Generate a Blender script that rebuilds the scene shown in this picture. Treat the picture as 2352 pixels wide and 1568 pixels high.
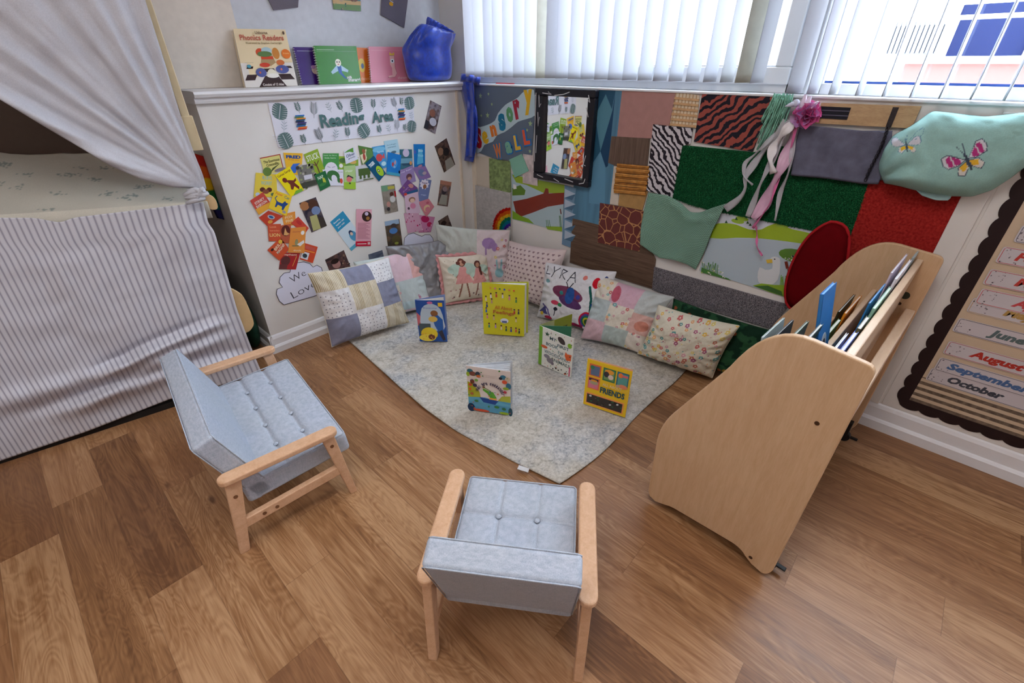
import bpy, math, random
import numpy as np
from mathutils import Vector

for o in list(bpy.data.objects): bpy.data.objects.remove(o, do_unlink=True)
SC = bpy.context.scene
COL = SC.collection

# ------------------------------------------------------------------ camera
FPX, PIT, ROL, YAW = 1046.18, math.radians(31.506), math.radians(-0.1634), math.radians(47.273)
H = 1.4
_cp, _sp, _cw, _sw, _cr, _sr = math.cos(PIT), math.sin(PIT), math.cos(YAW), math.sin(YAW), math.cos(ROL), math.sin(ROL)
Fv = np.array([_sw*_cp, _cw*_cp, -_sp]); _R0 = np.array([_cw, -_sw, 0.]); _U0 = np.cross(_R0, Fv)
Rv = _cr*_R0+_sr*_U0; Uv = -_sr*_R0+_cr*_U0
CAM = np.array([0., 0., H])
cam = bpy.data.cameras.new('camera'); camo = bpy.data.objects.new('camera', cam); COL.objects.link(camo)
from mathutils import Matrix
camo.matrix_world = Matrix(((Rv[0], Uv[0], -Fv[0], 0), (Rv[1], Uv[1], -Fv[1], 0), (Rv[2], Uv[2], -Fv[2], H), (0, 0, 0, 1)))
cam.sensor_width = 36; cam.lens = FPX/2352*36; cam.clip_start = .02; cam.clip_end = 200
SC.camera = camo

# ------------------------------------------------------------------ world, lights, exposure
vs = SC.view_settings; vs.view_transform = 'Standard'; vs.look = 'None'; vs.gamma = 1; vs.use_curve_mapping = False
vs.exposure = 0.3
W = bpy.data.worlds.new('sky'); SC.world = W; W.use_nodes = True
W.node_tree.nodes['Background'].inputs[0].default_value = (.74, .86, 1, 1)
W.node_tree.nodes['Background'].inputs[1].default_value = 13

def area(name, loc, size, power, col, rot=(0, 0, 0)):
    l = bpy.data.lights.new(name, 'AREA'); l.shape = 'RECTANGLE'; l.size, l.size_y = size; l.energy = power; l.color = col
    o = bpy.data.objects.new(name, l); o.location = loc; o.rotation_euler = rot; COL.objects.link(o); return o
CEIL = 2.75
# ceiling panel lights of the room
area('ceiling_light_near', (.1, .35, CEIL-.03), (1.2, .6), 22, (1, .97, .94))
area('ceiling_light_left', (-1.4, 1.2, CEIL-.03), (1.2, .6), 12.5, (1, .97, .94))
area('ceiling_light_back', (-.6, -1.5, CEIL-.03), (1.2, .6), 8, (1, .97, .94))

# ------------------------------------------------------------------ geometry helpers
yA, xB = 2.4706, 2.2418          # faces of the reading wall and of the window wall
def ray(x, y): return Fv+Rv*(x-1176)/FPX-Uv*(y-784)/FPX
def onz(x, y, z=0.): d = ray(x, y); return CAM+d*(z-H)/d[2]
def onx(x, y, X=xB): d = ray(x, y); return CAM+d*X/d[0]
def ony(x, y, Y=yA): d = ray(x, y); return CAM+d*Y/d[1]

def lin(c):
    a = np.asarray(c, float)/255.
    return np.where(a <= .04045, a/12.92, ((a+.055)/1.055)**2.4)

WO = {}
def _finish(o, parent, origin):
    o.location = origin - (WO[parent.name] if parent else 0)
    if parent: o.parent = parent
    WO[o.name] = np.array(origin, float)

def link(name, V, F, mat, parent=None, cols=None, uvs=None, smooth=False, origin=None, bevel=0, seg=2, mi=None):
    """one mesh object from world-space vertices"""
    V = np.asarray(V, float).reshape(-1, 3)
    if origin is None: origin = WO[parent.name] if parent else np.array([(V[:, 0].min()+V[:, 0].max())/2, (V[:, 1].min()+V[:, 1].max())/2, V[:, 2].min()])
    me = bpy.data.meshes.new(name)
    if isinstance(F, np.ndarray) and F.ndim == 2:
        n, k = F.shape
        me.vertices.add(len(V)); me.vertices.foreach_set('co', (V-origin).ravel())
        me.loops.add(n*k); me.loops.foreach_set('vertex_index', F.ravel().astype(np.int32))
        me.polygons.add(n); me.polygons.foreach_set('loop_start', np.arange(0, n*k, k, dtype=np.int32))
        me.update(calc_edges=True)
    else:
        me.from_pydata((V-origin).tolist(), [], [list(map(int, f)) for f in F]); me.update()
    if cols is not None:
        a = me.color_attributes.new('Col', 'FLOAT_COLOR', 'POINT')
        c = np.ones((len(V), 4)); c[:, :3] = np.asarray(cols, float).reshape(-1, 3); a.data.foreach_set('color', c.ravel())
    if uvs is not None:
        uvl = me.uv_layers.new(name='UVMap'); li = np.zeros(len(me.loops), np.int32); me.loops.foreach_get('vertex_index', li)
        uvl.data.foreach_set('uv', np.asarray(uvs, float).reshape(-1, 2)[li].ravel())
    for m in (mat if isinstance(mat, (list, tuple)) else [mat]): me.materials.append(m)
    if mi is not None: me.polygons.foreach_set('material_index', np.asarray(mi, np.int32))
    if smooth: me.polygons.foreach_set('use_smooth', [True]*len(me.polygons))
    o = bpy.data.objects.new(name, me); COL.objects.link(o); _finish(o, parent, np.asarray(origin, float))
    if bevel:
        b = o.modifiers.new('bevel', 'BEVEL'); b.width = bevel; b.segments = seg; b.limit_method = 'ANGLE'; b.angle_limit = math.radians(35); b.harden_normals = False
    return o

def empty(name, loc):
    o = bpy.data.objects.new(name, None); o.empty_display_size = .05; COL.objects.link(o); _finish(o, None, np.asarray(loc, float)); return o
def tag(o, label, cat, group=None, kind=None):
    o['label'] = label; o['category'] = cat
    if group: o['group'] = group
    if kind: o['kind'] = kind
    return o
def thing(name, loc, label, cat, group=None): return tag(empty(name, loc), label, cat, group)
def structure(o): o['kind'] = 'structure'; return o

class MB:
    """collects pieces of ONE part"""
    def __init__(s): s.V = []; s.F = []; s.n = 0
    def add(s, V, F):
        V = np.asarray(V, float).reshape(-1, 3); s.V.append(V); s.F += [tuple(int(i)+s.n for i in f) for f in F]; s.n += len(V); return s
    def box(s, lo, hi, T=None):
        x0, y0, z0 = lo; x1, y1, z1 = hi
        V = np.array([(x, y, z) for x in (x0, x1) for y in (y0, y1) for z in (z0, z1)], float)
        if T: V = np.array([T(v) for v in V])
        return s.add(V, [(0, 1, 3, 2), (4, 6, 7, 5), (0, 4, 5, 1), (2, 3, 7, 6), (0, 2, 6, 4), (1, 5, 7, 3)])
    def prism(s, P, Q):
        """loop P joined to loop Q, both capped"""
        n = len(P); V = list(P)+list(Q)
        return s.add(V, [tuple(range(n))[::-1], tuple(range(n, 2*n))]+[(i, (i+1) % n, n+(i+1) % n, n+i) for i in range(n)])
    def tube(s, path, r, seg=8, closed=False, caps=True):
        P = np.asarray(path, float); n = len(P); V = []; rr = np.broadcast_to(np.asarray(r, float), (n,))
        for i in range(n):
            a = P[(i-1) % n] if (i or closed) else P[0]; b = P[(i+1) % n] if (i < n-1 or closed) else P[-1]
            t = b-a; t = t/(np.linalg.norm(t)+1e-12)
            u = np.cross(t, (0, 0, 1.)) if abs(t[2]) < .9 else np.cross(t, (1., 0, 0)); u /= np.linalg.norm(u); w = np.cross(t, u)
            for k in range(seg):
                A = 2*math.pi*k/seg; V.append(P[i]+rr[i]*(math.cos(A)*u+math.sin(A)*w))
        F = []
        for i in range(n if closed else n-1):
            for k in range(seg):
                j = (i+1) % n; F.append((i*seg+k, i*seg+(k+1) % seg, j*seg+(k+1) % seg, j*seg+k))
        if not closed and caps: F += [tuple(range(seg))[::-1], tuple((n-1)*seg+k for k in range(seg))]
        return s.add(V, F)
    def ball(s, c, r, nu=12, nv=8, T=None):
        r = np.broadcast_to(np.asarray(r, float), (3,)); V = []
        for j in range(nv+1):
            for i in range(nu):
                a, b = 2*math.pi*i/nu, math.pi*(j/nv-.5); V.append((r[0]*math.cos(b)*math.cos(a), r[1]*math.cos(b)*math.sin(a), r[2]*math.sin(b)))
        V = np.array(V)
        if T: V = np.array([T(v) for v in V])
        return s.add(V+np.asarray(c, float), [(j*nu+i, j*nu+(i+1) % nu, (j+1)*nu+(i+1) % nu, (j+1)*nu+i) for j in range(nv) for i in range(nu)])
    def cyl(s, a, b, r, seg=20): return s.tube([a, b], r, seg)
    def build(s, name, mat, parent=None, **k): return link(name, np.concatenate(s.V), s.F, mat, parent, **k)

def grid(nu, nv):
    """vertex order v-major; quads"""
    i = np.arange(nu-1); j = np.arange(nv-1); I, J = np.meshgrid(i, j); a = (J*nu+I).ravel()
    return np.stack([a, a+1, a+nu+1, a+nu], 1)

def vnoise(x, y, seed=0):
    x = np.asarray(x, float); y = np.asarray(y, float)
    xi = np.floor(x).astype(np.int64); yi = np.floor(y).astype(np.int64); fx = x-xi; fy = y-yi
    fx = fx*fx*(3-2*fx); fy = fy*fy*(3-2*fy)
    def h(a, b):
        n = np.sin(a*127.1+b*311.7+seed*74.7)*43758.5453; return n-np.floor(n)
    return (h(xi, yi)*(1-fx)+h(xi+1, yi)*fx)*(1-fy)+(h(xi, yi+1)*(1-fx)+h(xi+1, yi+1)*fx)*fy
def fbm(x, y, seed=0, oct=3):
    r = 0; a = .5
    for k in range(oct): r = r+a*vnoise(x*2**k, y*2**k, seed+k*9); a *= .5
    return r/(1-.5**oct)

# ------------------------------------------------------------------ materials
class Nt:
    def __init__(s, name, rough=.6, spec=.3):
        s.m = bpy.data.materials.new(name); s.m.use_nodes = True; s.t = s.m.node_tree; s.b = s.t.nodes['Principled BSDF']
        s.b.inputs['Roughness'].default_value = rough; s.b.inputs['Specular IOR Level'].default_value = spec
    def node(s, kind, **p):
        n = s.t.nodes.new(kind)
        for k, v in p.items(): setattr(n, k, v)
        return n
    def put(s, sock, v):
        if hasattr(v, 'is_output') or isinstance(v, bpy.types.NodeSocket): s.t.links.new(v, sock)
        elif isinstance(v, (tuple, list, np.ndarray)):
            v = list(v); sock.default_value = v+[1] if len(v) == 3 and len(sock.default_value) == 4 else v
        else: sock.default_value = v
    def math(s, op, a, b=0., c=None):
        n = s.node('ShaderNodeMath', operation=op); s.put(n.inputs[0], a); s.put(n.inputs[1], b)
        if c is not None: s.put(n.inputs[2], c)
        return n.outputs[0]
    def pos(s): return s.node('ShaderNodeNewGeometry').outputs['Position']
    def obj(s): return s.node('ShaderNodeTexCoord').outputs['Object']
    def uv(s): return s.node('ShaderNodeTexCoord').outputs['UV']
    def sep(s, v): n = s.node('ShaderNodeSeparateXYZ'); s.put(n.inputs[0], v); return n.outputs
    def comb(s, x, y, z=0.):
        n = s.node('ShaderNodeCombineXYZ'); [s.put(n.inputs[i], v) for i, v in enumerate((x, y, z))]; return n.outputs[0]
    def scale(s, v, k): n = s.node('ShaderNodeMapping'); s.put(n.inputs[0], v); n.inputs['Scale'].default_value = k; return n.outputs[0]
    def noise(s, v, sc, det=4., rough=.5, dist=0.):
        n = s.node('ShaderNodeTexNoise'); s.put(n.inputs['Vector'], v); s.put(n.inputs['Scale'], sc); s.put(n.inputs['Detail'], det); s.put(n.inputs['Roughness'], rough); s.put(n.inputs['Distortion'], dist); return n.outputs[0]
    def voro(s, v, sc, feat='F1', out='Distance'):
        n = s.node('ShaderNodeTexVoronoi', feature=feat); s.put(n.inputs['Vector'], v); s.put(n.inputs['Scale'], sc); return n.outputs[out]
    def white(s, v): n = s.node('ShaderNodeTexWhiteNoise', noise_dimensions='3D'); s.put(n.inputs['Vector'], v); return n.outputs['Value']
    def ramp(s, f, stops, interp='LINEAR'):
        n = s.node('ShaderNodeValToRGB'); s.put(n.inputs[0], f); cr = n.color_ramp; cr.interpolation = interp
        while len(cr.elements) < len(stops): cr.elements.new(.5)
        for e, (p, c) in zip(cr.elements, stops): e.position = p; e.color = list(c)+[1]
        return n.outputs[0]
    def mix(s, f, a, b, mode='MIX'):
        n = s.node('ShaderNodeMix', data_type='RGBA', blend_type=mode); s.put(n.inputs[0], f); s.put(n.inputs[6], a); s.put(n.inputs[7], b); return n.outputs[2]
    def col(s, c): s.put(s.b.inputs['Base Color'], c); return s
    def bump(s, h, strength=.3, dist=.01):
        n = s.node('ShaderNodeBump'); n.inputs['Strength'].default_value = strength; n.inputs['Distance'].default_value = dist; s.put(n.inputs['Height'], h); s.t.links.new(n.outputs[0], s.b.inputs['Normal']); return s

def flat(name, c, rough=.6, spec=.3, nz=.06, sc=30, bump=0, bsc=200, metal=0):
    """plain colour with a little procedural unevenness"""
    n = Nt(name, rough, spec); c = lin(c); v = n.noise(n.pos(), sc, 4)
    n.col(n.ramp(v, [(.25, c*(1-nz)), (.75, np.minimum(c*(1+nz), 1))])); n.b.inputs['Metallic'].default_value = metal
    if bump: n.bump(n.noise(n.pos(), bsc, 3), bump, .002)
    return n.m
_fc = {}
def fm(c, rough=.6, **k):
    key = (tuple(c), rough, tuple(sorted(k.items())))
    if key not in _fc: _fc[key] = flat('paint', c, rough, **k)
    return _fc[key]

def attr_mat(name, rough=.6, spec=.3, bump=0, bsc=300, weave=0):
    n = Nt(name, rough, spec); a = n.node('ShaderNodeAttribute', attribute_name='Col'); c = a.outputs['Color']
    if weave: c = n.mix(1., c, n.ramp(n.noise(n.pos(), 260, 3), [(.3, (1-weave,)*3), (.7, (1, 1, 1))]), 'MULTIPLY')
    n.col(c)
    if bump: n.bump(n.noise(n.pos(), bsc, 3), bump, .002)
    return n.m
M_print = attr_mat('printed_card', .45, .35)
M_gloss = attr_mat('laminated_print', .22, .5)
M_cloth = attr_mat('printed_cotton', .9, .1, bump=.25, bsc=500, weave=.1)
M_pile = attr_mat('fluffy_pile', .95, .05, bump=.9, bsc=260, weave=.25)
M_knitcol = attr_mat('knitted_wool', .95, .05, bump=.4, bsc=260)

def wood(name, c0, c1, along=(1, 1, 1), sc=9, rough=.45, ring=.35):
    n = Nt(name, rough, .35); p = n.scale(n.pos(), along)
    g = n.noise(p, sc, 8, .62, .4); g2 = n.noise(p, sc*5, 4, .6)
    n.col(n.ramp(n.math('ADD', n.math('MULTIPLY', g, 1-ring), n.math('MULTIPLY', g2, ring)), [(.3, lin(c0)), (.68, lin(c1))])); n.bump(g2, .08, .002)
    return n.m
M_beech = wood('beech', (200, 154, 118), (224, 184, 150), (6, 6, 6), 6)
M_maple = wood('maple_ply', (196, 158, 120), (214, 180, 144), (4, 14, 1.6), 4, .42)
M_plyrail = wood('maple_rail', (205, 172, 140), (225, 198, 170), (1.5, 12, 12), 5, .35)

n = Nt('linen', .85, .15); p = n.pos()
w1 = n.noise(n.scale(p, (420, 420, 60)), 1, 2); w2 = n.noise(n.scale(p, (60, 60, 420)), 1, 2)
bl = n.noise(p, 5, 3)
n.col(n.mix(n.math('MULTIPLY', bl, .5), n.ramp(n.math('ADD', n.math('MULTIPLY', w1, .5), n.math('MULTIPLY', w2, .5)), [(.35, lin((156, 168, 190))), (.65, lin((194, 201, 218)))]), tuple(lin((178, 182, 176))))); n.bump(w1, .25, .001)
M_linen = n.m
M_white = flat('white_gloss_paint', (234, 233, 236), .35, .4, .02, 8)
M_wall = flat('cream_wall_paint', (228, 224, 220), .6, .3, .03, 5, bump=.15, bsc=40)
M_upvc = flat('white_plastic_frame', (226, 230, 235), .3, .4, .01)
M_black = flat('black_plastic', (22, 23, 26), .4, .4)
# ------------------------------------------------------------------ floor
n = Nt('wood_vinyl', .36, .42); P = n.sep(n.pos())
PW, PL = .1505, .93
rowf = n.math('DIVIDE', n.math('ADD', P[0], .485+PW*20), PW); row = n.math('FLOOR', rowf)
off = n.math('MULTIPLY', n.white(n.comb(row, 3.7, 1.)), PL)
yf = n.math('DIVIDE', n.math('ADD', n.math('ADD', P[1], off), 40.), PL); pid = n.math('FLOOR', yf)
rnd = n.white(n.comb(row, pid, 5.)); rnd2 = n.white(n.comb(row, pid, 9.))
vec = n.comb(n.math('ADD', P[0], n.math('MULTIPLY', rnd, 7.)), n.math('ADD', P[1], n.math('MULTIPLY', rnd2, 11.)), rnd)
big = n.noise(n.scale(vec, (9, 1.5, 1)), 1., 3, .5, .8)
rings = n.math('FRACT', n.math('MULTIPLY', big, 22.))
rings = n.math('ABSOLUTE', n.math('SUBTRACT', rings, .5))
fine = n.noise(n.scale(vec, (130, 4.5, 1)), 1., 4, .65)
mid = n.noise(n.scale(vec, (22, 1.8, 1)), 1., 4, .6, .3)
tone = n.math('ADD', n.math('ADD', n.math('MULTIPLY', rings, .20), n.math('MULTIPLY', fine, .42)), n.math('ADD', n.math('MULTIPLY', mid, .44), n.math('MULTIPLY', n.math('SUBTRACT', rnd, .5), .26)))
c = n.ramp(tone, [(.30, lin((100, 66, 40))), (.5, lin((146, 104, 68))), (.67, lin((182, 142, 104)))])
c = n.mix(n.math('MULTIPLY', rnd2, .3), c, tuple(lin((160, 112, 78))))
kn = n.voro(n.scale(vec, (5.5, 2.2, 1)), 1.)
c = n.mix(n.ramp(kn, [(.025, (.75,)*3), (.075, (0, 0, 0))]), c, tuple(lin((70, 40, 24))))
ex = n.math('ABSOLUTE', n.math('SUBTRACT', n.math('FRACT', rowf), .5)); ey = n.math('ABSOLUTE', n.math('SUBTRACT', n.math('FRACT', yf), .5))
seam = n.math('MAXIMUM', n.math('GREATER_THAN', ex, .4925), n.math('GREATER_THAN', ey, .4988))
c = n.mix(n.math('MULTIPLY', seam, .35), c, tuple(lin((84, 54, 34))))
n.col(c); n.bump(fine, .05, .001); M_floor = n.m
n.put(n.b.inputs['Roughness'], n.math('ADD', n.math('MULTIPLY', mid, .15), .3))
XL, XR, YB, YF = -3.2, xB, -3.2, 3.6
structure(MB().box((XL, YB, -.06), (XR+.25, YF, 0)).build('floor', M_floor))
structure(MB().box((XL, YB, CEIL), (XR+.25, YF, CEIL+.1)).build('ceiling', fm((225, 223, 220))))
structure(MB().box((XL-.1, YB, 0), (XL, YF, CEIL)).build('wall_left', M_wall))
structure(MB().box((XL, YB-.1, 0), (XR+.25, YB, CEIL)).build('wall_near', M_wall))
structure(MB().box((XL, YF, 0), (XR+.25, YF+.1, CEIL)).build('wall_far', M_wall))
# window wall: below the sill and above the window
SILL = 1.283
structure(MB().box((xB, YB, 0), (xB+.2, 2.86, SILL-.004)).build('wall_right', M_wall))
structure(MB().box((xB+.03, YB, 2.35), (xB+.2, 2.86, CEIL)).build('wall_above', M_wall))
structure(MB().box((xB-.012, YB, SILL-.004), (xB+.2, 2.455, SILL+.006)).build('trim_sill', M_white, bevel=.003))

# boxed half-height block (reading wall) and the wall above its shelf
BX0 = .692
blk = MB().box((BX0, yA, 0), (xB-.001, 2.83, 1.25))
structure(blk.build('wall_reading', M_wall))
sh = MB(); prof = [(0, 1.25), (0, 1.252), (-.018, 1.252), (-.022, 1.262), (-.022, 1.272), (-.036, 1.276), (-.042, 1.287), (-.036, 1.297), (0, 1.299), (.36, 1.299), (.36, 1.25)]
sh.prism([(BX0-.006, yA+a, b) for a, b in prof], [(xB-.015, yA+a, b) for a, b in prof])
structure(sh.build('trim_shelf', M_white))
structure(MB().box((BX0, 2.70, 1.3), (1.031, 2.83, CEIL)).build('wall_pier', flat('pier_paint', (222, 212, 200), .6)))
structure(MB().box((1.031, 2.742, 1.3), (xB+.2, 2.83, CEIL)).build('wall_upper', flat('upper_wall_paint', (206, 208, 214), .6)))
structure(MB().box((XL, 3.35, 0), (BX0, 3.4, CEIL)).build('wall_alcove', M_wall))
structure(MB().box((BX0, 2.83, 0), (BX0+.02, 3.35, CEIL)).build('wall_return', M_wall))
# corner casing strips where the two walls meet
s = MB().box((2.155, yA-.014, .1), (2.168, yA, 1.25)).box((xB-.016, 2.395, .1), (xB, 2.425, SILL-.01))
structure(s.build('trim_corner', flat('cream_gloss', (222, 208, 190), .4)))
# baseboards with an ogee step
def board(name, pts, nrm, z1=.102, z0=.042):
    a, b = np.array(pts[0], float), np.array(pts[1], float); nn = np.array(nrm, float)
    pr = [(0, 0), (.026, 0), (.026, z0-.008), (.02, z0), (.014, z0+.004), (.014, z1-.02), (.008, z1-.006), (.003, z1), (0, z1)]
    structure(MB().prism([(a[0]+nn[0]*d, a[1]+nn[1]*d, z) for d, z in pr], [(b[0]+nn[0]*d, b[1]+nn[1]*d, z) for d, z in pr]).build(name, M_white))
board('baseboard_reading', ((BX0-.02, yA), (xB, yA)), (0, -1))
board('baseboard_side', ((BX0, yA-.02), (BX0, 3.35)), (-1, 0))
board('baseboard_right', ((xB, YB), (xB, yA)), (-1, 0), .122, .05)
board('baseboard_left', ((XL, YB), (XL, YF)), (1, 0))
structure(MB().box((xB-.012, -.122, .122), (xB, -.055, SILL-.02)).box((xB-.003, -3.1, .122), (xB, -.132, SILL-.03)).build('trim_1', M_wall, bevel=.003))
# ------------------------------------------------------------------ windows
def glass_mat():
    n = Nt('window_glass'); t = n.t; o = t.nodes['Material Output']
    tr = n.node('ShaderNodeBsdfTransparent'); gl = n.node('ShaderNodeBsdfGlossy'); gl.inputs['Roughness'].default_value = .02; mx = n.node('ShaderNodeMixShader')
    mx.inputs[0].default_value = .05; t.links.new(tr.outputs[0], mx.inputs[1]); t.links.new(gl.outputs[0], mx.inputs[2]); t.links.new(mx.outputs[0], o.inputs[0]); return n.m
M_glass = glass_mat()
WT = 2.33
def window(i, y0, y1, sash):
    fr = MB(); X0, X1 = xB+.055, xB+.12
    w = .05; fr.box((X0, y0, SILL+.006), (X1, y1, SILL+.045)).box((X0, y0, WT-w), (X1, y1, WT+.02)).box((X0, y0, SILL+.006), (X1, y0+w, WT)).box((X0, y1-w, SILL+.006), (X1, y1, WT))
    f = structure(fr.build('window_%d' % i, M_upvc, bevel=.004))
    if sash:
        a, b, c, d = y0+w-.008, y1-w+.008, SILL+.037, WT-w+.008; q = .062
        X0 -= .018
        s = MB().box((X0, a, c), (X1-.02, b, c+q)).box((X0, a, d-q), (X1-.02, b, d)).box((X0, a, c+q), (X1-.02, a+q, d-q)).box((X0, b-q, c+q), (X1-.02, b, d-q))
        s.build('sash', M_upvc, f, bevel=.006, seg=3)
        y0, y1, z0, z1 = a+q, b-q, c+q, d-q
        g = MB().box((X0+.02, y0-.003, z0-.004), (X0+.026, y1+.003, z0+.003)).box((X0+.02, y0-.003, z0), (X0+.026, y0+.003, z1)).box((X0+.02, y1-.003, z0), (X0+.026, y1+.003, z1)).build('gasket', fm((40, 60, 90)), f)
    else:
        y0 += w; y1 -= w; z0 = SILL+.045; z1 = WT-w
        MB().box((X0+.02, y0, z0), (X0+.026, y1, z0+.008)).build('gasket', fm((50, 80, 150)), f)
    MB().box((X0+.03, y0-.01, z0-.01), (X0+.036, y1+.01, z1+.01)).build('pane', M_glass, f)
window(1, .565, 2.45, True)
window(2, -2.6, .535, False)
structure(MB().box((xB+.04, .53, SILL+.006), (xB+.13, .572, WT)).build('trim_mullion', M_upvc, bevel=.005))
structure(MB().box((xB+.055, 2.45, SILL), (xB+.2, 2.86, CEIL)).build('wall_reveal', M_wall))
# vertical blinds
n = Nt('blind_fabric', .8, .1); o = n.t.nodes['Material Output']; tl = n.node('ShaderNodeBsdfTranslucent'); tl.inputs[0].default_value = (.75, .76, .78, 1); mx = n.node('ShaderNodeMixShader'); mx.inputs[0].default_value = .06
n.col(tuple(lin((200, 203, 210)))); n.t.links.new(n.b.outputs[0], mx.inputs[1]); n.t.links.new(tl.outputs[0], mx.inputs[2]); n.t.links.new(mx.outputs[0], o.inputs[0]); M_slat = n.m
M_slatk = flat('aged_blind_fabric', (196, 196, 182), .8)
XS = 2.205
def slat_mesh(w, z0, z1):
    t = np.linspace(-1, 1, 7); V = []; 
    for z in (z0, z0+.035, z1):
        for k in t: V.append((.006*(1-k*k)+.0012*(z == z0), k*w/2, z))
    V = np.array(V); m = len(V); V2 = V-np.array([.0012, 0, 0]); F = []
    nu = 7
    for j in range(2):
        for i in range(6): a = j*nu+i; F.append((a, a+1, a+nu+1, a+nu)); F.append((m+a, m+a+nu, m+a+nu+1, m+a+1))
    F += [(i, m+i, m+i+1, i+1) for i in range(6)]
    return np.concatenate([V, V2]), F
def blind(label, ys, ang, z0, kh=(), w=.089, zfun=None):
    y0, y1 = min(ys)-.06, max(ys)+.06
    b = thing('vertical_blind', (XS, (y0+y1)/2, WT-.02), label, 'blind')
    MB().box((XS-.02, y0, WT-.02), (XS+.03, y1, WT+.02)).build('headrail', M_upvc, b, bevel=.003)
    V, F = slat_mesh(w, z0, WT-.03); protos = {}
    for i, y in enumerate(ys):
        m = M_slatk if i in kh else M_slat; a = ang[i] if isinstance(ang, (list, tuple)) else ang
        me = protos.get(m.name)
        if me is None:
            o = link('slat', V+np.array([XS, 0, 0]), F, m, b, origin=np.array([XS, 0, 0]), smooth=True); protos[m.name] = o
        else:
            o = me.copy(); COL.objects.link(o); o.parent = b
        o.location = (0, y-WO[b.name][1], -WO[b.name][2]); o.rotation_euler = (0, 0, math.radians(a))
ys1 = [onx(x, 180, XS)[1] for x in (1086, 1106, 1129, 1149, 1171, 1195, 1220, 1248, 1270, 1293, 1321, 1350, 1382, 1413, 1446, 1481, 1516, 1552, 1591, 1631, 1670, 1712, 1740)]
blind('closely set white vertical blind across the left window above the sensory wall', ys1, [66, 68, 66, 70, 68, 66, 67, 56, 50, 66, 68, 70, 68, 70, 72, 74, 75, 76, 76, 77, 77, 54, 76], 1.326, kh=(7, 21))
ys2 = [onx(x, 215, XS)[1] for x in (1823, 1866, 1914, 1973, 2034, 2098, 2166, 2239, 2317)]+[-.15-.08*i for i in range(26)]
blind('open white vertical blind with slats turned edge-on across the right window', ys2, [66, 78, 82, 86, 88, 88, 88, 88, 88]+[88]*26, 1.295)
# ------------------------------------------------------------------ outside the windows
M_ext = fm((200, 200, 202), .8)
def ob(name, p0, p1, X, depth, mat, label, cat):
    a, b = onx(*p0, X), onx(*p1, X)
    return MB().box((X, min(a[1], b[1]), min(a[2], b[2])), (X+depth, max(a[1], b[1]), max(a[2], b[2])))
gr = MB().box((2.8, -60, -3.2), (60, 60, -3)).build('ground', fm((200, 200, 198), .9)); structure(gr)
t = thing('building', (9, 6, -3), 'pale rendered building seen between the slats of the left window', 'building')
MB().box((8.5, 1.2, -3), (16, 26, .95)).build('wall', M_ext, t); MB().box((8.4, 1.1, .95), (16.1, 26, 1.02)).build('coping', fm((205, 212, 220)), t)
MB().box((11, 1.2, .9), (16, 26, 5)).build('upper_storey', M_ext, t)
t = thing('parapet', (7.5, -4, -3), 'salmon parapet wall under a white railing outside the right window', 'wall')
a = onx(2062, 190, 7.5); b = onx(2062, 146, 7.5)
MB().box((7.5, -16, -3), (7.8, a[1], b[2])).build('wall', fm((138, 84, 78), .9), t)
MB().box((7.44, -16, b[2]), (7.86, a[1]+.03, b[2]+.06)).build('coping', fm((235, 238, 245)), t)
rl = MB(); zt = b[2]
for k in range(22): rl.cyl((7.65, a[1]-.3-k*.7, zt), (7.65, a[1]-.3-k*.7, zt+.42), .018, 8)
rl.cyl((7.65, a[1]-.3, zt+.42), (7.65, -16, zt+.42), .022, 8); rl.build('railing', M_ext, t)
t = thing('building', (12, -6, -3), 'white building with a large blue window behind the railing', 'building')
MB().box((12, -30, -3), (18, -1.5, 7)).build('wall', M_ext, t)
a = onx(2205, 12, 11.95); b = onx(2352, 128, 11.95)
MB().box((11.9, -20, b[2]), (12, a[1], a[2])).build('glazing', fm((24, 36, 76), .4, spec=.12), t)
f = MB()
for k in range(14): y = a[1]-1.1*k; f.box((11.84, y-.06, b[2]), (11.9, y+.06, a[2]))
f.build('glazing_bars', M_ext, t)
t = thing('roof', (9.5, -1, -3), 'ribbed grey metal canopy beside the railing outside the window', 'roof')
a = onx(2060, 50, 9.5); b = onx(2150, 122, 9.5); r = MB(); r.box((9.5, b[1], b[2]), (11, a[1], a[2]-.05))
for k in range(12): y = b[1]+(a[1]-b[1])*k/11; r.box((9.44, y-.02, b[2]), (9.5, y+.02, a[2]))
r.build('canopy', fm((120, 124, 134)), t)
# ------------------------------------------------------------------ soft box
def softbox(h, r, T, disp=None, ni=14, nc=4):
    h = np.array(h, float)
    def ax(k):
        H_ = h[k]; c = H_-r; A = np.linspace(-c, c, ni); th = np.linspace(0, math.pi/4, nc+1)[1:]; e = c+r*np.tan(th)
        return np.concatenate([-e[::-1], A, e])
    V = []; F = []; n0 = 0
    for k in range(3):
        for sg in (-1, 1):
            a, b = (k+1) % 3, (k+2) % 3; A, B = ax(a), ax(b); nu, nv = len(A), len(B)
            X, Y = np.meshgrid(A, B); P = np.zeros((nu*nv, 3)); P[:, a] = X.ravel(); P[:, b] = Y.ravel(); P[:, k] = sg*h[k]
            q = np.clip(P, -(h-r), h-r); d = P-q; d /= np.linalg.norm(d, axis=1)[:, None]; P = q+r*d
            if disp is not None: P = disp(P, d)
            g = grid(nu, nv)
            if sg < 0: g = g[:, ::-1]
            V.append(P); F.append(g+n0); n0 += nu*nv
    V = np.concatenate(V); V = np.array([T(v) for v in V])
    return V, np.concatenate(F)
def weld(o, d=.0004):
    m = o.modifiers.new('weld', 'WELD'); m.merge_threshold = d; return o
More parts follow.
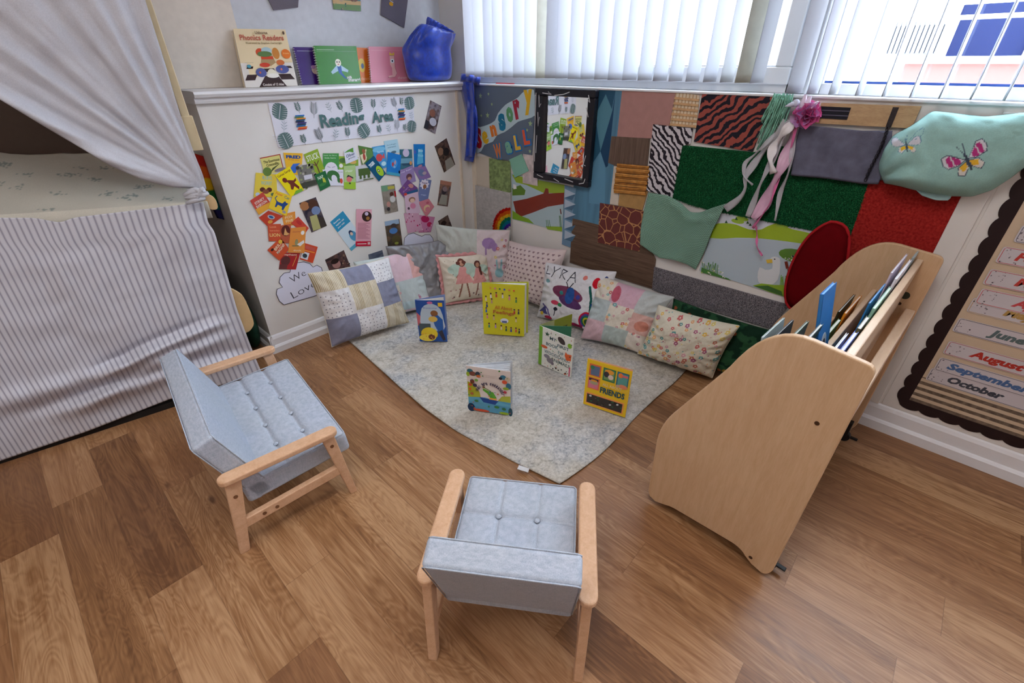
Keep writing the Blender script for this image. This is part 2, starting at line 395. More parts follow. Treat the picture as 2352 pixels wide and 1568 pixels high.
def frame(loc, ang):
    c, s = math.cos(ang), math.sin(ang); L = np.array(loc, float)
    return lambda p: np.array([L[0]+c*p[0]-s*p[1], L[1]+s*p[0]+c*p[1], (L[2] if len(L) > 2 else 0)+p[2]])

def armchair(name, label, loc, ang, half, seatw, rows, nb, cut=0., grp=None):
    """local x = forward, y = left, origin between the rear feet"""
    T = frame((loc[0], loc[1], 0), ang); t = thing(name, (loc[0], loc[1], 0), label, 'chair', grp)
    AZ = .325
    for s in (1, -1):
        y = s*half
        # armrest: flat bar with round ends
        x0, x1, w, th = .014, .384, .024, .022; pts = []
        for k in range(9): a = -math.pi/2+math.pi*k/8; pts.append((x1-w+w*math.cos(a), y+w*math.sin(a)))
        for k in range(9): a = math.pi/2+math.pi*k/8; pts.append((x0+w+w*math.cos(a), y+w*math.sin(a)))
        MB().prism([T((a, b, AZ-th)) for a, b in pts], [T((a, b, AZ)) for a, b in pts]).build('armrest', M_beech, t, bevel=.006, seg=3)
        def leg(xb, xt, wb, wt, nm):
            q = .0125; zt = AZ-th+.001
            L = MB().prism([T((xb-wb/2, y-q, 0)), T((xb+wb/2, y-q, 0)), T((xb+wb/2, y+q, 0)), T((xb-wb/2, y+q, 0))], [T((xt-wt/2, y-q, zt)), T((xt+wt/2, y-q, zt)), T((xt+wt/2, y+q, zt)), T((xt-wt/2, y+q, zt))])
            g = L.build('leg', M_beech, t, bevel=.003)
            zb = .262 if nm else .245; f = zb/zt; xx = xb+(xt-xb)*f; bo = MB(); bo.cyl(T((xx, y+s*.0126, zb)), T((xx, y+s*.0142, zb)), .0065, 14); bo.build('bolt', M_bolt, g)
        leg(.002, .052, .03, .046, 0); leg(.385, .348, .026, .042, 1)
        rz0, rz1 = .098, .136
        r_ = MB().prism([T((.035, y-.011, rz0)), T((.365, y-.011, rz0+.022)), T((.365, y-.011, rz1+.022)), T((.04, y-.011, rz1))], [T((.035, y+.011, rz0)), T((.365, y+.011, rz0+.022)), T((.365, y+.011, rz1+.022)), T((.04, y+.011, rz1))]).build('side_rail', M_beech, t, bevel=.003)
        for xx in (.095, .135): MB().cyl(T((xx, y+s*.0112, .122)), T((xx, y+s*.0128, .122)), .0065, 14).build('bolt', M_bolt, r_)
    sw = seatw/2
    # seat, tilted a little back
    til = math.radians(4); sx = .178; sh_ = .042; cx_, cz = .243, .205
    def TS(p): return T((cx_+p[0]*math.cos(til)-p[2]*math.sin(til), p[1], cz+p[2]*math.cos(til)+p[0]*math.sin(til)))
    bx = rows; by = [(-sw+seatw*(k+1)/(nb+1)) for k in range(nb)]
    cross = nb <= 2
    def dsp(P, d):
        top = np.clip((P[:, 2]/sh_-.5)*2, 0, 1)*(d[:, 2] > .3); dz = np.zeros(len(P))
        ed = np.clip(1-(P[:, 0]/sx)**4, 0, 1)*np.clip(1-(P[:, 1]/sw)**8, 0, 1); dz += .006*ed
        for x in bx: dz -= .007*np.exp(-((P[:, 0]-x)/.006)**2)+.004*np.exp(-((P[:, 0]-x)/.02)**2)
        for y_ in by:
            if cross: dz -= .006*np.exp(-((P[:, 1]-y_)/.005)**2)
            for x in bx: dz -= .008*np.exp(-(((P[:, 0]-x)**2+(P[:, 1]-y_)**2)/.012**2))
        dz += .0025*(fbm(P[:, 0]*14, P[:, 1]*14, 3)-.5)
        P = P.copy(); P[:, 2] += dz*top; return P
    V, F = softbox((sx, sw, sh_), .014, TS, dsp, ni=70)
    seat = weld(link('seat', V, F, M_linen, t, smooth=True))
    def loop(hx, hy, z, TT, r=.014, ins=.003):
        pts = []
        for cx2, cy2, a0 in ((hx-r, hy-r, 0), (-hx+r, hy-r, 90), (-hx+r, -hy+r, 180), (hx-r, -hy+r, 270)):
            for k in range(6): a = math.radians(a0+18*k); pts.append(TT((cx2+(r-ins)*math.cos(a), cy2+(r-ins)*math.sin(a), z)))
        return pts
    MB().tube(loop(sx, sw, sh_-.001, TS), .0022, 6, True).build('piping', M_linen, seat, smooth=True)
    for x in bx:
        for y_ in by: MB().ball(TS((x, y_, sh_-.004)), (.0085, .0085, .005), 12, 8).build('button', M_linen, seat, smooth=True)
    # backrest leaning back
    rec = math.radians(19.5); bh, bt = .1745-cut/2, .033
    def TB(p):  # local: x thickness, y width, z up the back
        z = p[2]+bh; return T((.109+cut*.45+p[0]*math.cos(rec)-z*math.sin(rec), p[1], .160+z*math.cos(rec)+p[0]*math.sin(rec)))
    def dspb(P, d):
        P = P.copy(); fr = (d[:, 0] > .3); P[:, 0] += fr*.008*np.clip(1-(P[:, 1]/sw)**4, 0, 1)*np.clip(1-(P[:, 2]/bh)**2, 0, 1)
        P[:, 0] += .0015*(fbm(P[:, 1]*18, P[:, 2]*18, 8)-.5); return P
    V, F = softbox((bt, sw, bh), .012, TB, dspb, ni=26)
    bk = weld(link('backrest', V, F, M_linen, t, smooth=True))
    for sx_ in (1, -1):
        MB().tube([TB((sx_*(bt-.0015), y_, z_)) for y_, z_ in ((-sw+.002, -bh+.01), (-sw+.002, bh-.012), (-sw+.012, bh-.002), (sw-.012, bh-.002), (sw-.002, bh-.012), (sw-.002, -bh+.01))], .0018, 6).build('piping', M_linen, bk, smooth=True)
    return t
M_bolt = fm((120, 82, 55), .4)
LC = (.079, 1.305)
a0 = math.atan2(-.122, .993); T0 = frame((0, 0, 0), a0)
off = T0((0, .347, 0))
armchair('armchair', 'wide pale blue two-seat toddler sofa with beech frame beside the striped cloth', (LC[0]+off[0], LC[1]+off[1]), a0, .347, .64, (-.03, .065), 4, .036)
RC0 = np.array([.311, .579]); RC1 = np.array([.533, .262]); mid = (RC0+RC1)/2; wd = RC1-RC0; wd /= np.linalg.norm(wd)
fw = np.array([-wd[1], wd[0]]); 
armchair('armchair', 'small single pale blue toddler armchair with beech arms seen from behind', mid, math.atan2(fw[1], fw[0]), .198, .345, (.045,), 2)

# ------------------------------------------------------------------ book rack on castors
RA = math.radians(-3.4); TR = frame((1.155, 0, 0), RA)
RL = .955; PT = .018
rack = thing('book_rack', (1.62, .15, 0), 'maple plywood mobile book rack with curved side panels and black castors', 'bookcase')
prof = [(.411, .06), (.419, .299), (.405, .375), (.386, .435), (.279, .645), (.245, .725)]
def arc(p0, c, p1, n=7):
    return [tuple((1-t)**2*np.array(p0)+2*t*(1-t)*np.array(c)+t*t*np.array(p1)) for t in np.linspace(0, 1, n)]
prof = [(.4, .03), (.41, .05), (.419, .299)]+arc((.419, .299), (.418, .37), (.386, .435))[1:]+[(.279, .645)]+arc((.262, .68), (.205, .845), (.10, .835), 10)+[(-.005, .824)]+arc((-.012, .823), (-.036, .82), (-.033, .79))+[(-.028, .12)]+arc((-.028, .06), (-.022, .018), (.0, .02))+[(.03, .028)]+arc((.055, .045), (.07, .064), (.1, .064))+[(.3, .048)]+arc((.32, .044), (.35, .03), (.375, .022))
for X0, nm in ((0, 0), (RL, 1)):
    p = MB().prism([TR((X0, y, z)) for y, z in prof], [TR((X0+PT, y, z)) for y, z in prof]).build('side_panel', M_maple, rack, bevel=.004, seg=3)
    f = -1 if nm == 0 else -1
    for y, z in ((.026, .625), (.038, .055)):
        MB().cyl(TR((X0-.0008, y, z)), TR((X0+.003, y, z)), .006, 14).build('screw_cap', fm((70, 44, 26)), p)
    if nm: MB().cyl(TR((X0-.0015, .021, .66)), TR((X0+.003, .021, .66)), .014, 18).build('screw_cap', fm((58, 62, 50)), p)
def slab(a, b, x0=PT, x1=RL, th=.018, bev=.003, mat=None, nm='shelf_board'):
    """board between the side panels; a,b are (y,z) of its lower and upper edge"""
    a, b = np.array(a, float), np.array(b, float); d = b-a; d /= np.linalg.norm(d); nn = np.array([-d[1], d[0]])*th/2
    q = [a-nn, a+nn, b+nn, b-nn]
    return MB().prism([TR((x0, y, z)) for y, z in q], [TR((x1, y, z)) for y, z in q]).build(nm, mat or M_plyrail, rack, bevel=bev)
slab((.055, .35), (.028, .80), th=.02)                       # rear tier divider
slab((.145, .30), (.113, .655), th=.016)
slab((.235, .22), (.205, .50), th=.016)
slab((-.012, .56), (-.012, .615), th=.03, nm='rear_rail')
slab((.33, .14), (.30, .36), th=.016)
slab((.02, .33), (.14, .28), nm='shelf'); slab((.12, .28), (.225, .21), nm='shelf'); slab((.22, .20), (.40, .12), nm='shelf'); slab((0, .1), (.4, .1), nm='bottom_shelf')
MB().box((.37-.008, 0, 0), (.37, 0, 0))
slab((.395, .12), (.405, .27), nm='front_lip')
for x in (.06, RL-.06):
    for y in (-.005, .36):
        c = MB(); c.cyl(TR((x-.012, y, .024)), TR((x+.012, y, .024)), .024, 20); c.box((x-.016, y-.012, .03), (x+.016, y+.012, .1), T=TR)
        ct = c.build('castor', M_black, rack, bevel=.003)
        if y < 0: MB().box((x-.008, y-.05, .024), (x+.008, y-.012, .03), T=TR).build('brake_lever', M_black, ct, bevel=.002)
# books in the rack
def rbook(x0, x1, y0, z0, lean, hgt, th, col, label, edge=(228, 226, 220), grp='books standing in the rack', open_=False):
    d = np.array([math.sin(lean), math.cos(lean)]); n_ = np.array([d[1], -d[0]])
    def pr(a0, a1, h0, h1, xa, xb): 
        q = [np.array([y0, z0])+n_*a+d*h for a, h in ((a0, h0), (a1, h0), (a1, h1), (a0, h1))]
        return MB().prism([TR((xa, y, z)) for y, z in q], [TR((xb, y, z)) for y, z in q])
    c = TR(((x0+x1)/2, y0, z0)); t = thing('book', c, label, 'book', grp)
    pr(.0012, th-.0012, .002, hgt-.003, x0+.002, x1-.003).build('pages', fm(edge, .7), t)
    cv = pr(0, .0012, 0, hgt, x0, x1); k = pr(th-.0012, th, 0, hgt, x0, x1); s_ = pr(0, th, 0, hgt, x0, x0+.0015)
    for m in (k, s_): cv.add(np.concatenate(m.V), m.F)
    cv.build('cover', fm(col, .4), t); return t
M_ = math.radians
back = [(.03, .20, .27, .009, (90, 110, 190), 'blue spined book nearest the near panel against the rear divider of the rack'), (.05, .185, .265, .005, (225, 228, 240), 'white book just in front of the blue spined book in the rear tier'),
        (.225, .325, .268, .009, (96, 90, 62), 'olive brown book between the blue and the green book in the rear tier'), (.345, .55, .285, .007, (150, 196, 170), 'pale green book in the middle of the rear tier of the rack'), (.36, .55, .29, .004, (60, 140, 206), 'bright blue thin book in front of the pale green one'),
        (.57, .80, .305, .006, (232, 228, 236), 'white open paperback rising above the far half of the rear divider'), (.585, .82, .315, .005, (214, 200, 216), 'pale lilac book outermost at the far half of the rear tier'), (.84, .94, .30, .005, (170, 190, 196), 'grey green booklet at the far end of the rear tier of the rack')]
lay_ = [0, 1, 0, 0, 1, 0, 1, 0]
for (x0, x1, hh, th, col, lb), k in zip(back, lay_): rbook(x0, x1, .0565+k*.0105, .532, M_(-3.0 if not k else -1.6), hh, th, col, lb)
mt = [(.60, .80, -4.5, .225, .007, (240, 150, 40), 'orange book standing in the middle tier of the rack by the far panel', 0), (.62, .82, -2, .215, .006, (40, 46, 30), 'dark book leaning beside the orange one in the middle tier', 1), (.42, .58, -4, .21, .010, (88, 130, 62), 'green book in the middle tier of the rack next to the orange one', 0), (.43, .57, 0, .20, .005, (236, 196, 60), 'yellow thin book in the middle tier of the rack', 1),
      (.04, .2, -4, .345, .007, (40, 60, 58), 'dark green book at the near end of the middle tier', 0), (.05, .21, 0, .335, .006, (60, 100, 80), 'mid green book leaning at the near end of the middle tier', 1), (.04, .2, 4, .33, .005, (30, 44, 60), 'navy book third from the divider at the near end', 2), (.06, .22, 7, .32, .005, (190, 205, 205), 'pale grey booklet fourth from the divider at the near end', 3)]
for x0, x1, l, hh, th, col, lb, k in mt: rbook(x0, x1, .1455+.0115*k, .45, M_(l), hh, th, col, lb)
tb = rbook(.19, .305, .068, .50, M_(11.5), .385, .009, (52, 122, 192), 'tall blue book with a white oval, standing high above the others', (120, 170, 220), 'books standing in the rack')
def ovp(o, k=1): return [TR((.248+.026*k*math.cos(a), .068+.199*(.21+.044*k*math.sin(a))-o, .50+.98*(.21+.044*k*math.sin(a))+.2*o)) for a in np.linspace(0, 2*math.pi, 25)[:-1]]
MB().prism(ovp(.0006), ovp(-.0004)).build('cover_window', fm((200, 208, 216), .3), tb)
MB().prism(ovp(.0010, .6), ovp(.0004, .6)).build('cover_figure', fm((70, 60, 66), .5), tb)
# ------------------------------------------------------------------ flat printed art as thin layered meshes
_tc = {}
def textmesh(s, bold=0., shear=0.):
    key = (s, bold, shear)
    if key in _tc: return _tc[key]
    c = bpy.data.curves.new('t', 'FONT'); c.body = s; c.resolution_u = 2; c.offset = bold; c.shear = shear
    o = bpy.data.objects.new('t', c); COL.objects.link(o)
    dg = bpy.context.evaluated_depsgraph_get(); ev = o.evaluated_get(dg); me = ev.to_mesh()
    V = np.array([v.co[:2] for v in me.vertices]); F = [tuple(p.vertices) for p in me.polygons]
    ev.to_mesh_clear(); bpy.data.objects.remove(o, do_unlink=True); bpy.data.curves.remove(c)
    lo, hi = V.min(0), V.max(0); a = (hi-lo); _tc[key] = ((V-lo)/a-.5, F, a[0]/a[1]); return _tc[key]

class Art:
    """TL,TR,BR,BL corners in world space; layers rise along the outward normal"""
    def __init__(s, q, nrm, base, th=.0012, outline=None, back=True):
        s.TL, s.TR, s.BR, s.BL = [np.asarray(p, float) for p in q]; s.nrm = np.asarray(nrm, float); s.th = th; s.k = 0
        s.V = []; s.F = []; s.C = []; s.n = 0
        s.w = (np.linalg.norm(s.TR-s.TL)+np.linalg.norm(s.BR-s.BL))/2; s.h = (np.linalg.norm(s.TL-s.BL)+np.linalg.norm(s.TR-s.BR))/2
        if base is not None:
            pts = outline or [(0, 0), (1, 0), (1, 1), (0, 1)]; n = len(pts)
            V = [s.P(u, v) for u, v in pts]+[s.P(u, v)-s.nrm*th for u, v in pts]
            s._add(V, [tuple(range(n)), tuple(range(n, 2*n))[::-1]]+[(i, i+n, (i+1) % n+n, (i+1) % n) for i in range(n)], base)
    def P(s, u, v, k=0):
        return (s.BL*(1-u)*(1-v)+s.BR*u*(1-v)+s.TR*u*v+s.TL*(1-u)*v)+s.nrm*(s.th+.00013*k)
    def _add(s, V, F, c):
        V = np.asarray(V); s.V.append(V); s.F += [tuple(i+s.n for i in f) for f in F]; s.n += len(V); s.C.append(np.tile(lin(c), (len(V), 1)))
    def poly(s, pts, c): s.k += 1; s._add([s.P(u, v, s.k) for u, v in pts], [tuple(range(len(pts)))], c); return s
    def rect(s, u0, v0, u1, v1, c): return s.poly([(u0, v0), (u1, v0), (u1, v1), (u0, v1)], c)
    def ell(s, cx, cy, rx, ry, c, rot=0, n=16):
        r = math.radians(rot); P = []
        for i in range(n):
            a = 2*math.pi*i/n; x, y = rx*math.cos(a)*s.w, ry*math.sin(a)*s.h
            P.append((cx+(x*math.cos(r)-y*math.sin(r))/s.w, cy+(x*math.sin(r)+y*math.cos(r))/s.h))
        return s.poly(P, c)
    def line(s, pts, wd, c):
        """wd in metres"""
        s.k += 1; P = np.array([(u*s.w, v*s.h) for u, v in pts]); L = []
        V = []; F = []
        for i in range(len(P)):
            a = P[max(i-1, 0)]; b = P[min(i+1, len(P)-1)]; t = (b-a)/(np.linalg.norm(b-a)+1e-9); nn = np.array([-t[1], t[0]])*wd/2
            for q in (P[i]+nn, P[i]-nn): V.append(s.P(q[0]/s.w, q[1]/s.h, s.k))
        for i in range(len(P)-1): F.append((2*i, 2*i+1, 2*i+3, 2*i+2))
        s._add(V, F, c); return s
    def text(s, t, cx, cy, w, h, c, rot=0, bold=.02, shear=0.):
        """fit into w x h (fractions); h None keeps the lettering's aspect"""
        s.k += 1; V, F, asp = textmesh(t, bold, shear); W_ = w*s.w; H_ = h*s.h if h else W_/asp; r = math.radians(rot)
        X = V[:, 0]*W_; Y = V[:, 1]*H_; x = X*math.cos(r)-Y*math.sin(r); y = X*math.sin(r)+Y*math.cos(r)
        s._add([s.P(cx+a/s.w, cy+b/s.h, s.k) for a, b in zip(x, y)], F, c); return s
    def cells(s, nu, nv, fn):
        """fn(U,V)->rgb 0..255; a fine coloured grid"""
        s.k += 1; U, Vv = np.meshgrid(np.linspace(0, 1, nu), np.linspace(0, 1, nv)); U = U.ravel(); Vv = Vv.ravel()
        P = np.array([s.P(a, b, s.k) for a, b in zip(U, Vv)]); s.V.append(P); s.F += [tuple(int(i)+s.n for i in f) for f in grid(nu, nv)]; s.n += len(P); s.C.append(lin(fn(U, Vv))); return s
    def ops(s, L):
        for o in L:
            k = o[0]
            if k == 't': s.text(o[1], *[a for a in o[2:] if not isinstance(a, dict)], **(o[-1] if isinstance(o[-1], dict) else {}))
            elif k == 'e': s.ell(*o[1:])
            elif k == 'r': s.rect(*o[1:])
            elif k == 'p': s.poly(o[1], o[2])
            elif k == 'l': s.line(*o[1:])
            elif k == 'sp': s.specks(*o[1:])
        return s
    def specks(s, n, r, cols, seed, box=(0, 0, 1, 1)):
        R = random.Random(seed)
        for i in range(n):
            a = R.uniform(.5, 1)*r; s.ell(R.uniform(box[0], box[2]), R.uniform(box[1], box[3]), a/s.w, a*R.uniform(.6, 1)/s.h, R.choice(cols), R.uniform(0, 90), 7)
            s.k -= 1
        s.k += 1; return s
    def build(s, name, mat=None, parent=None, **k): return link(name, np.concatenate(s.V), s.F, mat or M_print, parent, cols=np.concatenate(s.C), **k)
def star(cx, cy, r, asp, n=5, r2=.42, rot=90):
    return [(cx+(r if i % 2 == 0 else r*r2)*math.cos(math.radians(rot+180/n*i)), cy+(r if i % 2 == 0 else r*r2)*math.sin(math.radians(rot+180/n*i))*asp) for i in range(2*n)]
def zf(ox, oy, sc): return lambda p: (ox+p[0]/sc, oy+p[1]/sc)
def QA(px, d=0.): return [ony(x, y, yA-d) for x, y in px]
def QB(px, d=0.): return [onx(x, y, xB-d) for x, y in px]
NA, NB = (0, -1, 0), (-1, 0, 0)
Z3 = zf(560, 200, 4.356); Z4 = zf(560, 480, 4.356)

# ---- leaf helpers for the sign
def leafy(A, cx, cy, h, c, kind, rot=0):
    h *= .8 if kind == 0 else .72
    """h in metres"""
    r = math.radians(rot)
    def uv(x, y): return (cx+(x*math.cos(r)-y*math.sin(r))*h/A.w, cy+(x*math.sin(r)+y*math.cos(r))*h/A.h)
    if kind == 0:   # monstera
        A.poly([uv(.6*math.cos(a)*(1-.15*math.cos(a*2)), .5*math.sin(a)) for a in np.linspace(0, 2*math.pi, 22)[:-1]], c)
        for k in range(-3, 4):
            for sd in (-1, 1): A.poly([uv(sd*.14, k*.13), uv(sd*.68, k*.15+.10), uv(sd*.68, k*.15+.15)], (232, 232, 240)); A.k -= 1
        A.line([uv(0, -.45), uv(0, .4)], h*.03, (232, 232, 240))
    else:
        A.line([uv(0, -.5), uv(0, .45)], h*.03, c)
        m, wd = ((5, .075) if kind == 1 else (9, .03) if kind == 2 else (3, .05))
        for k in range(m):
            y = -.3+.7*k/m; L = .34*(1-.5*abs(k/m-.3))
            for sd in (-1, 1): A.poly([uv(0, y), uv(sd*L*.5, y+.13-wd), uv(sd*L, y+.22), uv(sd*L*.5, y+.13+wd)], c); A.k -= 1
sg = Art(QA([Z3(p) for p in [(240, 158), (1690, 85), (1712, 440), (345, 605)]], .001), NA, (226, 226, 238), .0015)
G1, G2 = (96, 122, 122), (150, 166, 172)
for u, v, h, k, r, c in [(.055, .8, .088, 0, -20, G1), (.165, .86, .07, 1, 10, G1), (.26, .78, .10, 2, -10, (120, 130, 136)), (.36, .83, .07, 3, 20, G2), (.435, .83, .075, 1, 25, G1), (.55, .83, .09, 0, 5, G1), (.675, .83, .075, 1, -5, G1), (.755, .82, .08, 3, -15, G2), (.84, .82, .085, 2, 20, (140, 148, 156)), (.9, .85, .065, 1, 0, G1), (.965, .8, .085, 0, 10, G1),
                       (.06, .47, .075, 3, -15, (170, 180, 192)), (.975, .45, .07, 3, 10, (170, 180, 192)), (.05, .14, .09, 0, 15, G1), (.16, .12, .07, 1, 10, G1), (.265, .17, .10, 2, 15, (110, 116, 120)), (.375, .16, .08, 3, -20, G2), (.46, .17, .075, 1, 0, G1), (.58, .17, .09, 0, 30, G1), (.7, .16, .07, 1, 15, G1), (.775, .16, .07, 3, 15, G2), (.845, .22, .09, 2, 0, (150, 156, 164)), (.91, .13, .06, 1, 5, G1), (.97, .15, .08, 0, -15, G1)]:
    leafy(sg, u, v, h, c, k, r)
for u, sc in ((.165, 1), (.89, .92)):
    for i, c in enumerate([(200, 70, 50), (224, 130, 60), (40, 110, 170), (40, 60, 90), (70, 60, 130), (40, 50, 80), (30, 80, 120), (226, 150, 60), (90, 130, 90), (40, 110, 190)]):
        v = .36+.034*i*sc; o = .006*math.sin(i*2.1); sg.rect(u-.028*sc+o, v, u+.028*sc+o, v+.03*sc, c); sg.k -= 1
    sg.k += 1
sg.text('Reading', .44, .47, .31, .42, (86, 120, 122), 1, .035); sg.text('Area', .735, .50, .17, .30, (86, 120, 122), 1, .035)
tag(sg.build('reading_sign', M_gloss), 'long white laminated banner reading Reading Area with grey green leaves and book stacks', 'sign')

# ---- book cover prints
WHT, BLK = (236, 234, 230), (30, 28, 30)
def cover(q, base, label, ops, z=Z3, lay=0, group='book cover prints arched across the reading wall', name='book_cover_print', mat=None):
    A = Art(QA([z(p) for p in q], .0005+.0012*lay), NA, base, .001); A.ops(ops)
    return tag(A.build(name, mat), label, 'picture', group)
sfx = ' on the reading wall'
C_ = cover
C_([(160, 708), (362, 668), (402, 830), (215, 885)], (222, 214, 130), 'yellow green red-edged cover print with a long dark diagonal shape', [('r', 0, .95, 1, 1, (170, 40, 50)), ('r', .96, 0, 1, 1, (170, 40, 50)), ('e', .15, .18, .22, .25, (100, 130, 60)), ('e', .8, .1, .3, .1, (130, 120, 130)), ('p', [(.25, .05), (.9, .48), (.45, .3)], (74, 90, 52)), ('t', 'The Enormous', .5, .72, .8, .16, (70, 76, 40)), ('t', 'Crocodile', .5, .52, .62, .16, (70, 76, 40))], lay=1)
C_([(395, 655), (588, 662), (575, 880), (435, 870)], (238, 186, 50), 'orange yellow book cover print with bold blue lettering FRED', [('t', 'FRED', .5, .82, .8, .15, (40, 80, 150), dict(bold=.06)), ('t', 'the tiny story', .5, .68, .65, .05, (200, 90, 40)), ('p', [(.25, .28), (.45, .5), (.9, .55), (.7, .4), (.62, .1), (.4, .05)], (60, 110, 200)), ('e', .85, .15, .12, .1, (60, 30, 40))], lay=1)
C_([(600, 672), (738, 616), (815, 850), (675, 885)], (146, 176, 50), 'lime green book cover print with a bare tree titled STUCK', [('t', 'STUCK', .5, .76, .85, .26, (232, 238, 220)), ('l', [(.6, 0), (.58, .3), (.5, .55)], .006, (100, 60, 50)), ('l', [(.57, .35), (.3, .5)], .004, (100, 60, 50)), ('l', [(.57, .38), (.8, .55)], .004, (100, 60, 50))], lay=1)
C_([(790, 662), (950, 662), (952, 850), (795, 850)], (74, 150, 78), 'mid green book cover print with a white face shape below two lines', [('t', 'how to be a', .45, .9, .8, .07, (190, 220, 190)), ('t', 'little hero', .45, .76, .7, .08, (190, 220, 190)), ('e', .5, .12, .42, .42, (226, 224, 236)), ('l', [(.25, .3), (.45, .25)], .002, (90, 80, 130)), ('l', [(.55, .25), (.75, .3)], .002, (90, 80, 130))], lay=1)
C_([(950, 690), (1145, 700), (1145, 900), (955, 900)], (140, 176, 60), 'olive green cover print mostly hidden between the hill and pig prints', [('e', .2, .8, .2, .12, (80, 120, 60)), ('e', .1, .55, .1, .1, WHT), ('e', .6, .55, .3, .12, (110, 160, 80)), ('e', .7, .75, .2, .1, (220, 180, 100))], lay=0)
C_([(1000, 640), (1103, 600), (1145, 720), (1020, 772)], (222, 226, 238), 'small white cover print with a green hill and loose blue lettering', [('p', [(0, .86), (.4, .97), (.9, 1), (.8, .62), (.5, .8)], (88, 150, 60)), ('t', 'Oliver', .5, .55, .75, .24, (70, 84, 130)), ('t', 'gravity', .55, .3, .6, .12, (70, 84, 130))], lay=2)
C_([(1143, 583), (1292, 612), (1290, 745), (1180, 775)], (84, 124, 60), 'green cover print with a climbing child and a round green leaf', [('p', [(.1, 0), (.0, .5), (.3, .6), (.5, .9), (.6, .7), (.45, .2)], (222, 214, 180)), ('e', .32, .72, .12, .14, (150, 96, 66)), ('e', .3, .4, .1, .2, (170, 70, 60)), ('e', .72, .55, .26, .36, (92, 140, 80))], lay=1)
C_([(1280, 600), (1410, 578), (1440, 800), (1325, 830)], (70, 150, 206), 'sky blue cover print with a coral red fish shape', [('e', .5, .85, .5, .12, (120, 190, 226)), ('e', .42, .5, .26, .17, (214, 80, 84)), ('p', [(.6, .5), (.85, .66), (.85, .4)], (214, 90, 94)), ('e', .7, .2, .2, .1, (190, 226, 240)), ('t', 'love', .6, .75, .5, .1, (180, 220, 240))], lay=1)
C_([(1400, 540), (1535, 520), (1562, 650), (1420, 690)], (176, 212, 228), 'pale ice blue cover print, topmost of the blue group', [('t', 'Goodnight', .5, .68, .7, .1, (110, 150, 176)), ('t', 'everyone', .5, .5, .6, .1, (110, 150, 176)), ('e', .55, .12, .2, .1, (90, 120, 140)), ('e', .2, .3, .08, .08, WHT)], lay=0)
C_([(1440, 648), (1575, 680), (1560, 892), (1425, 872)], (28, 122, 200), 'strong blue cover print with small swirling figures in the middle', [('e', .5, .55, .26, .22, (60, 150, 220)), ('e', .42, .5, .08, .1, (180, 80, 90)), ('e', .58, .6, .07, .1, (200, 170, 190)), ('e', .55, .4, .08, .06, (140, 190, 230)), ('r', 0, 0, 1, .13, (70, 160, 190))], lay=2)
C_([(1558, 622), (1682, 622), (1690, 815), (1562, 825)], (60, 110, 126), 'dark teal cover print with a pale ship and water', [('e', .5, .82, .26, .2, (200, 190, 216)), ('r', 0, .3, 1, .55, (110, 160, 184)), ('p', [(.1, .3), (.9, .3), (.75, .18), (.25, .18)], (50, 84, 110)), ('e', .85, .3, .1, .1, (220, 150, 90))], lay=1)
C_([(1697, 570), (1812, 570), (1812, 790), (1705, 800)], (20, 120, 196), 'bright blue tall cover print at the right end of the arch', [('p', [(.25, .1), (.4, .75), (.75, .8), (.85, .15)], (90, 180, 220)), ('t', 'Blue', .6, .72, .4, .12, (190, 230, 240)), ('t', 'Whale', .58, .5, .5, .12, (150, 210, 235)), ('e', .1, .66, .1, .08, (90, 100, 190))], lay=1)
C_([(520, 790), (690, 765), (735, 975), (580, 1020)], (120, 120, 116), 'grey photographic cover print with rocks and a white panel', [('sp', 26, .012, [(150, 160, 110), (90, 90, 84), (176, 170, 160), (60, 58, 60)], 4), ('r', .3, .35, .8, .55, (214, 214, 226)), ('r', .0, .02, 1, .25, (66, 70, 60))], lay=2)
C_([(312, 882), (455, 792), (602, 1030), (470, 1095)], (242, 224, 20), 'bright yellow tilted cover print with a brown running shape and a title across the top', [('t', 'Curious George', .5, .88, .86, .11, (110, 40, 40)), ('p', [(.35, .62), (.5, .6), (.75, .5), (.95, .55), (.9, .45), (.72, .42), (.85, .2), (.75, .1), (.6, .3), (.4, .2), (.3, .25), (.42, .42)], (120, 50, 40)), ('e', .3, .66, .14, .1, (120, 50, 40)), ('p', [(.2, 0), (.9, 0), (.95, .1), (.5, .12)], (120, 176, 60))], lay=3)
C_([(705, 880), (815, 835), (868, 985), (765, 1040)], (32, 104, 60), 'dark green tilted cover print with a yellow drop shape', [('t', 'NAP', .42, .74, .5, .2, (220, 236, 220)), ('e', .62, .45, .12, .22, (190, 200, 70)), ('e', .4, .3, .3, .1, (60, 130, 70))], lay=3)
C_([(785, 825), (995, 825), (998, 985), (850, 985)], (226, 226, 240), 'white cover print with a curved green shape and a red berry', [('e', .45, .6, .34, .36, (60, 116, 64)), ('e', .47, .38, .17, .3, (226, 226, 240)), ('r', .2, 0, .62, .26, (226, 226, 240)), ('e', .72, .34, .1, .16, (60, 116, 64)), ('e', .86, .3, .09, .16, (200, 80, 60)), ('t', 'the very', .84, .85, .25, .08, (90, 90, 100))], lay=2)
C_([(1000, 790), (1115, 780), (1120, 1020), (1002, 1018)], (176, 206, 140), 'pale green cover print with a pink round shape in a dark cap', [('r', 0, 0, 1, .3, (160, 200, 60)), ('e', .45, .42, .24, .12, (220, 120, 120)), ('p', [(.2, .5), (.35, .62), (.8, .5), (.78, .44), (.45, .54)], (50, 50, 60)), ('t', 'piggy', .45, .78, .6, .09, (230, 240, 220)), ('e', .5, .25, .08, .04, (60, 50, 60))], lay=2)
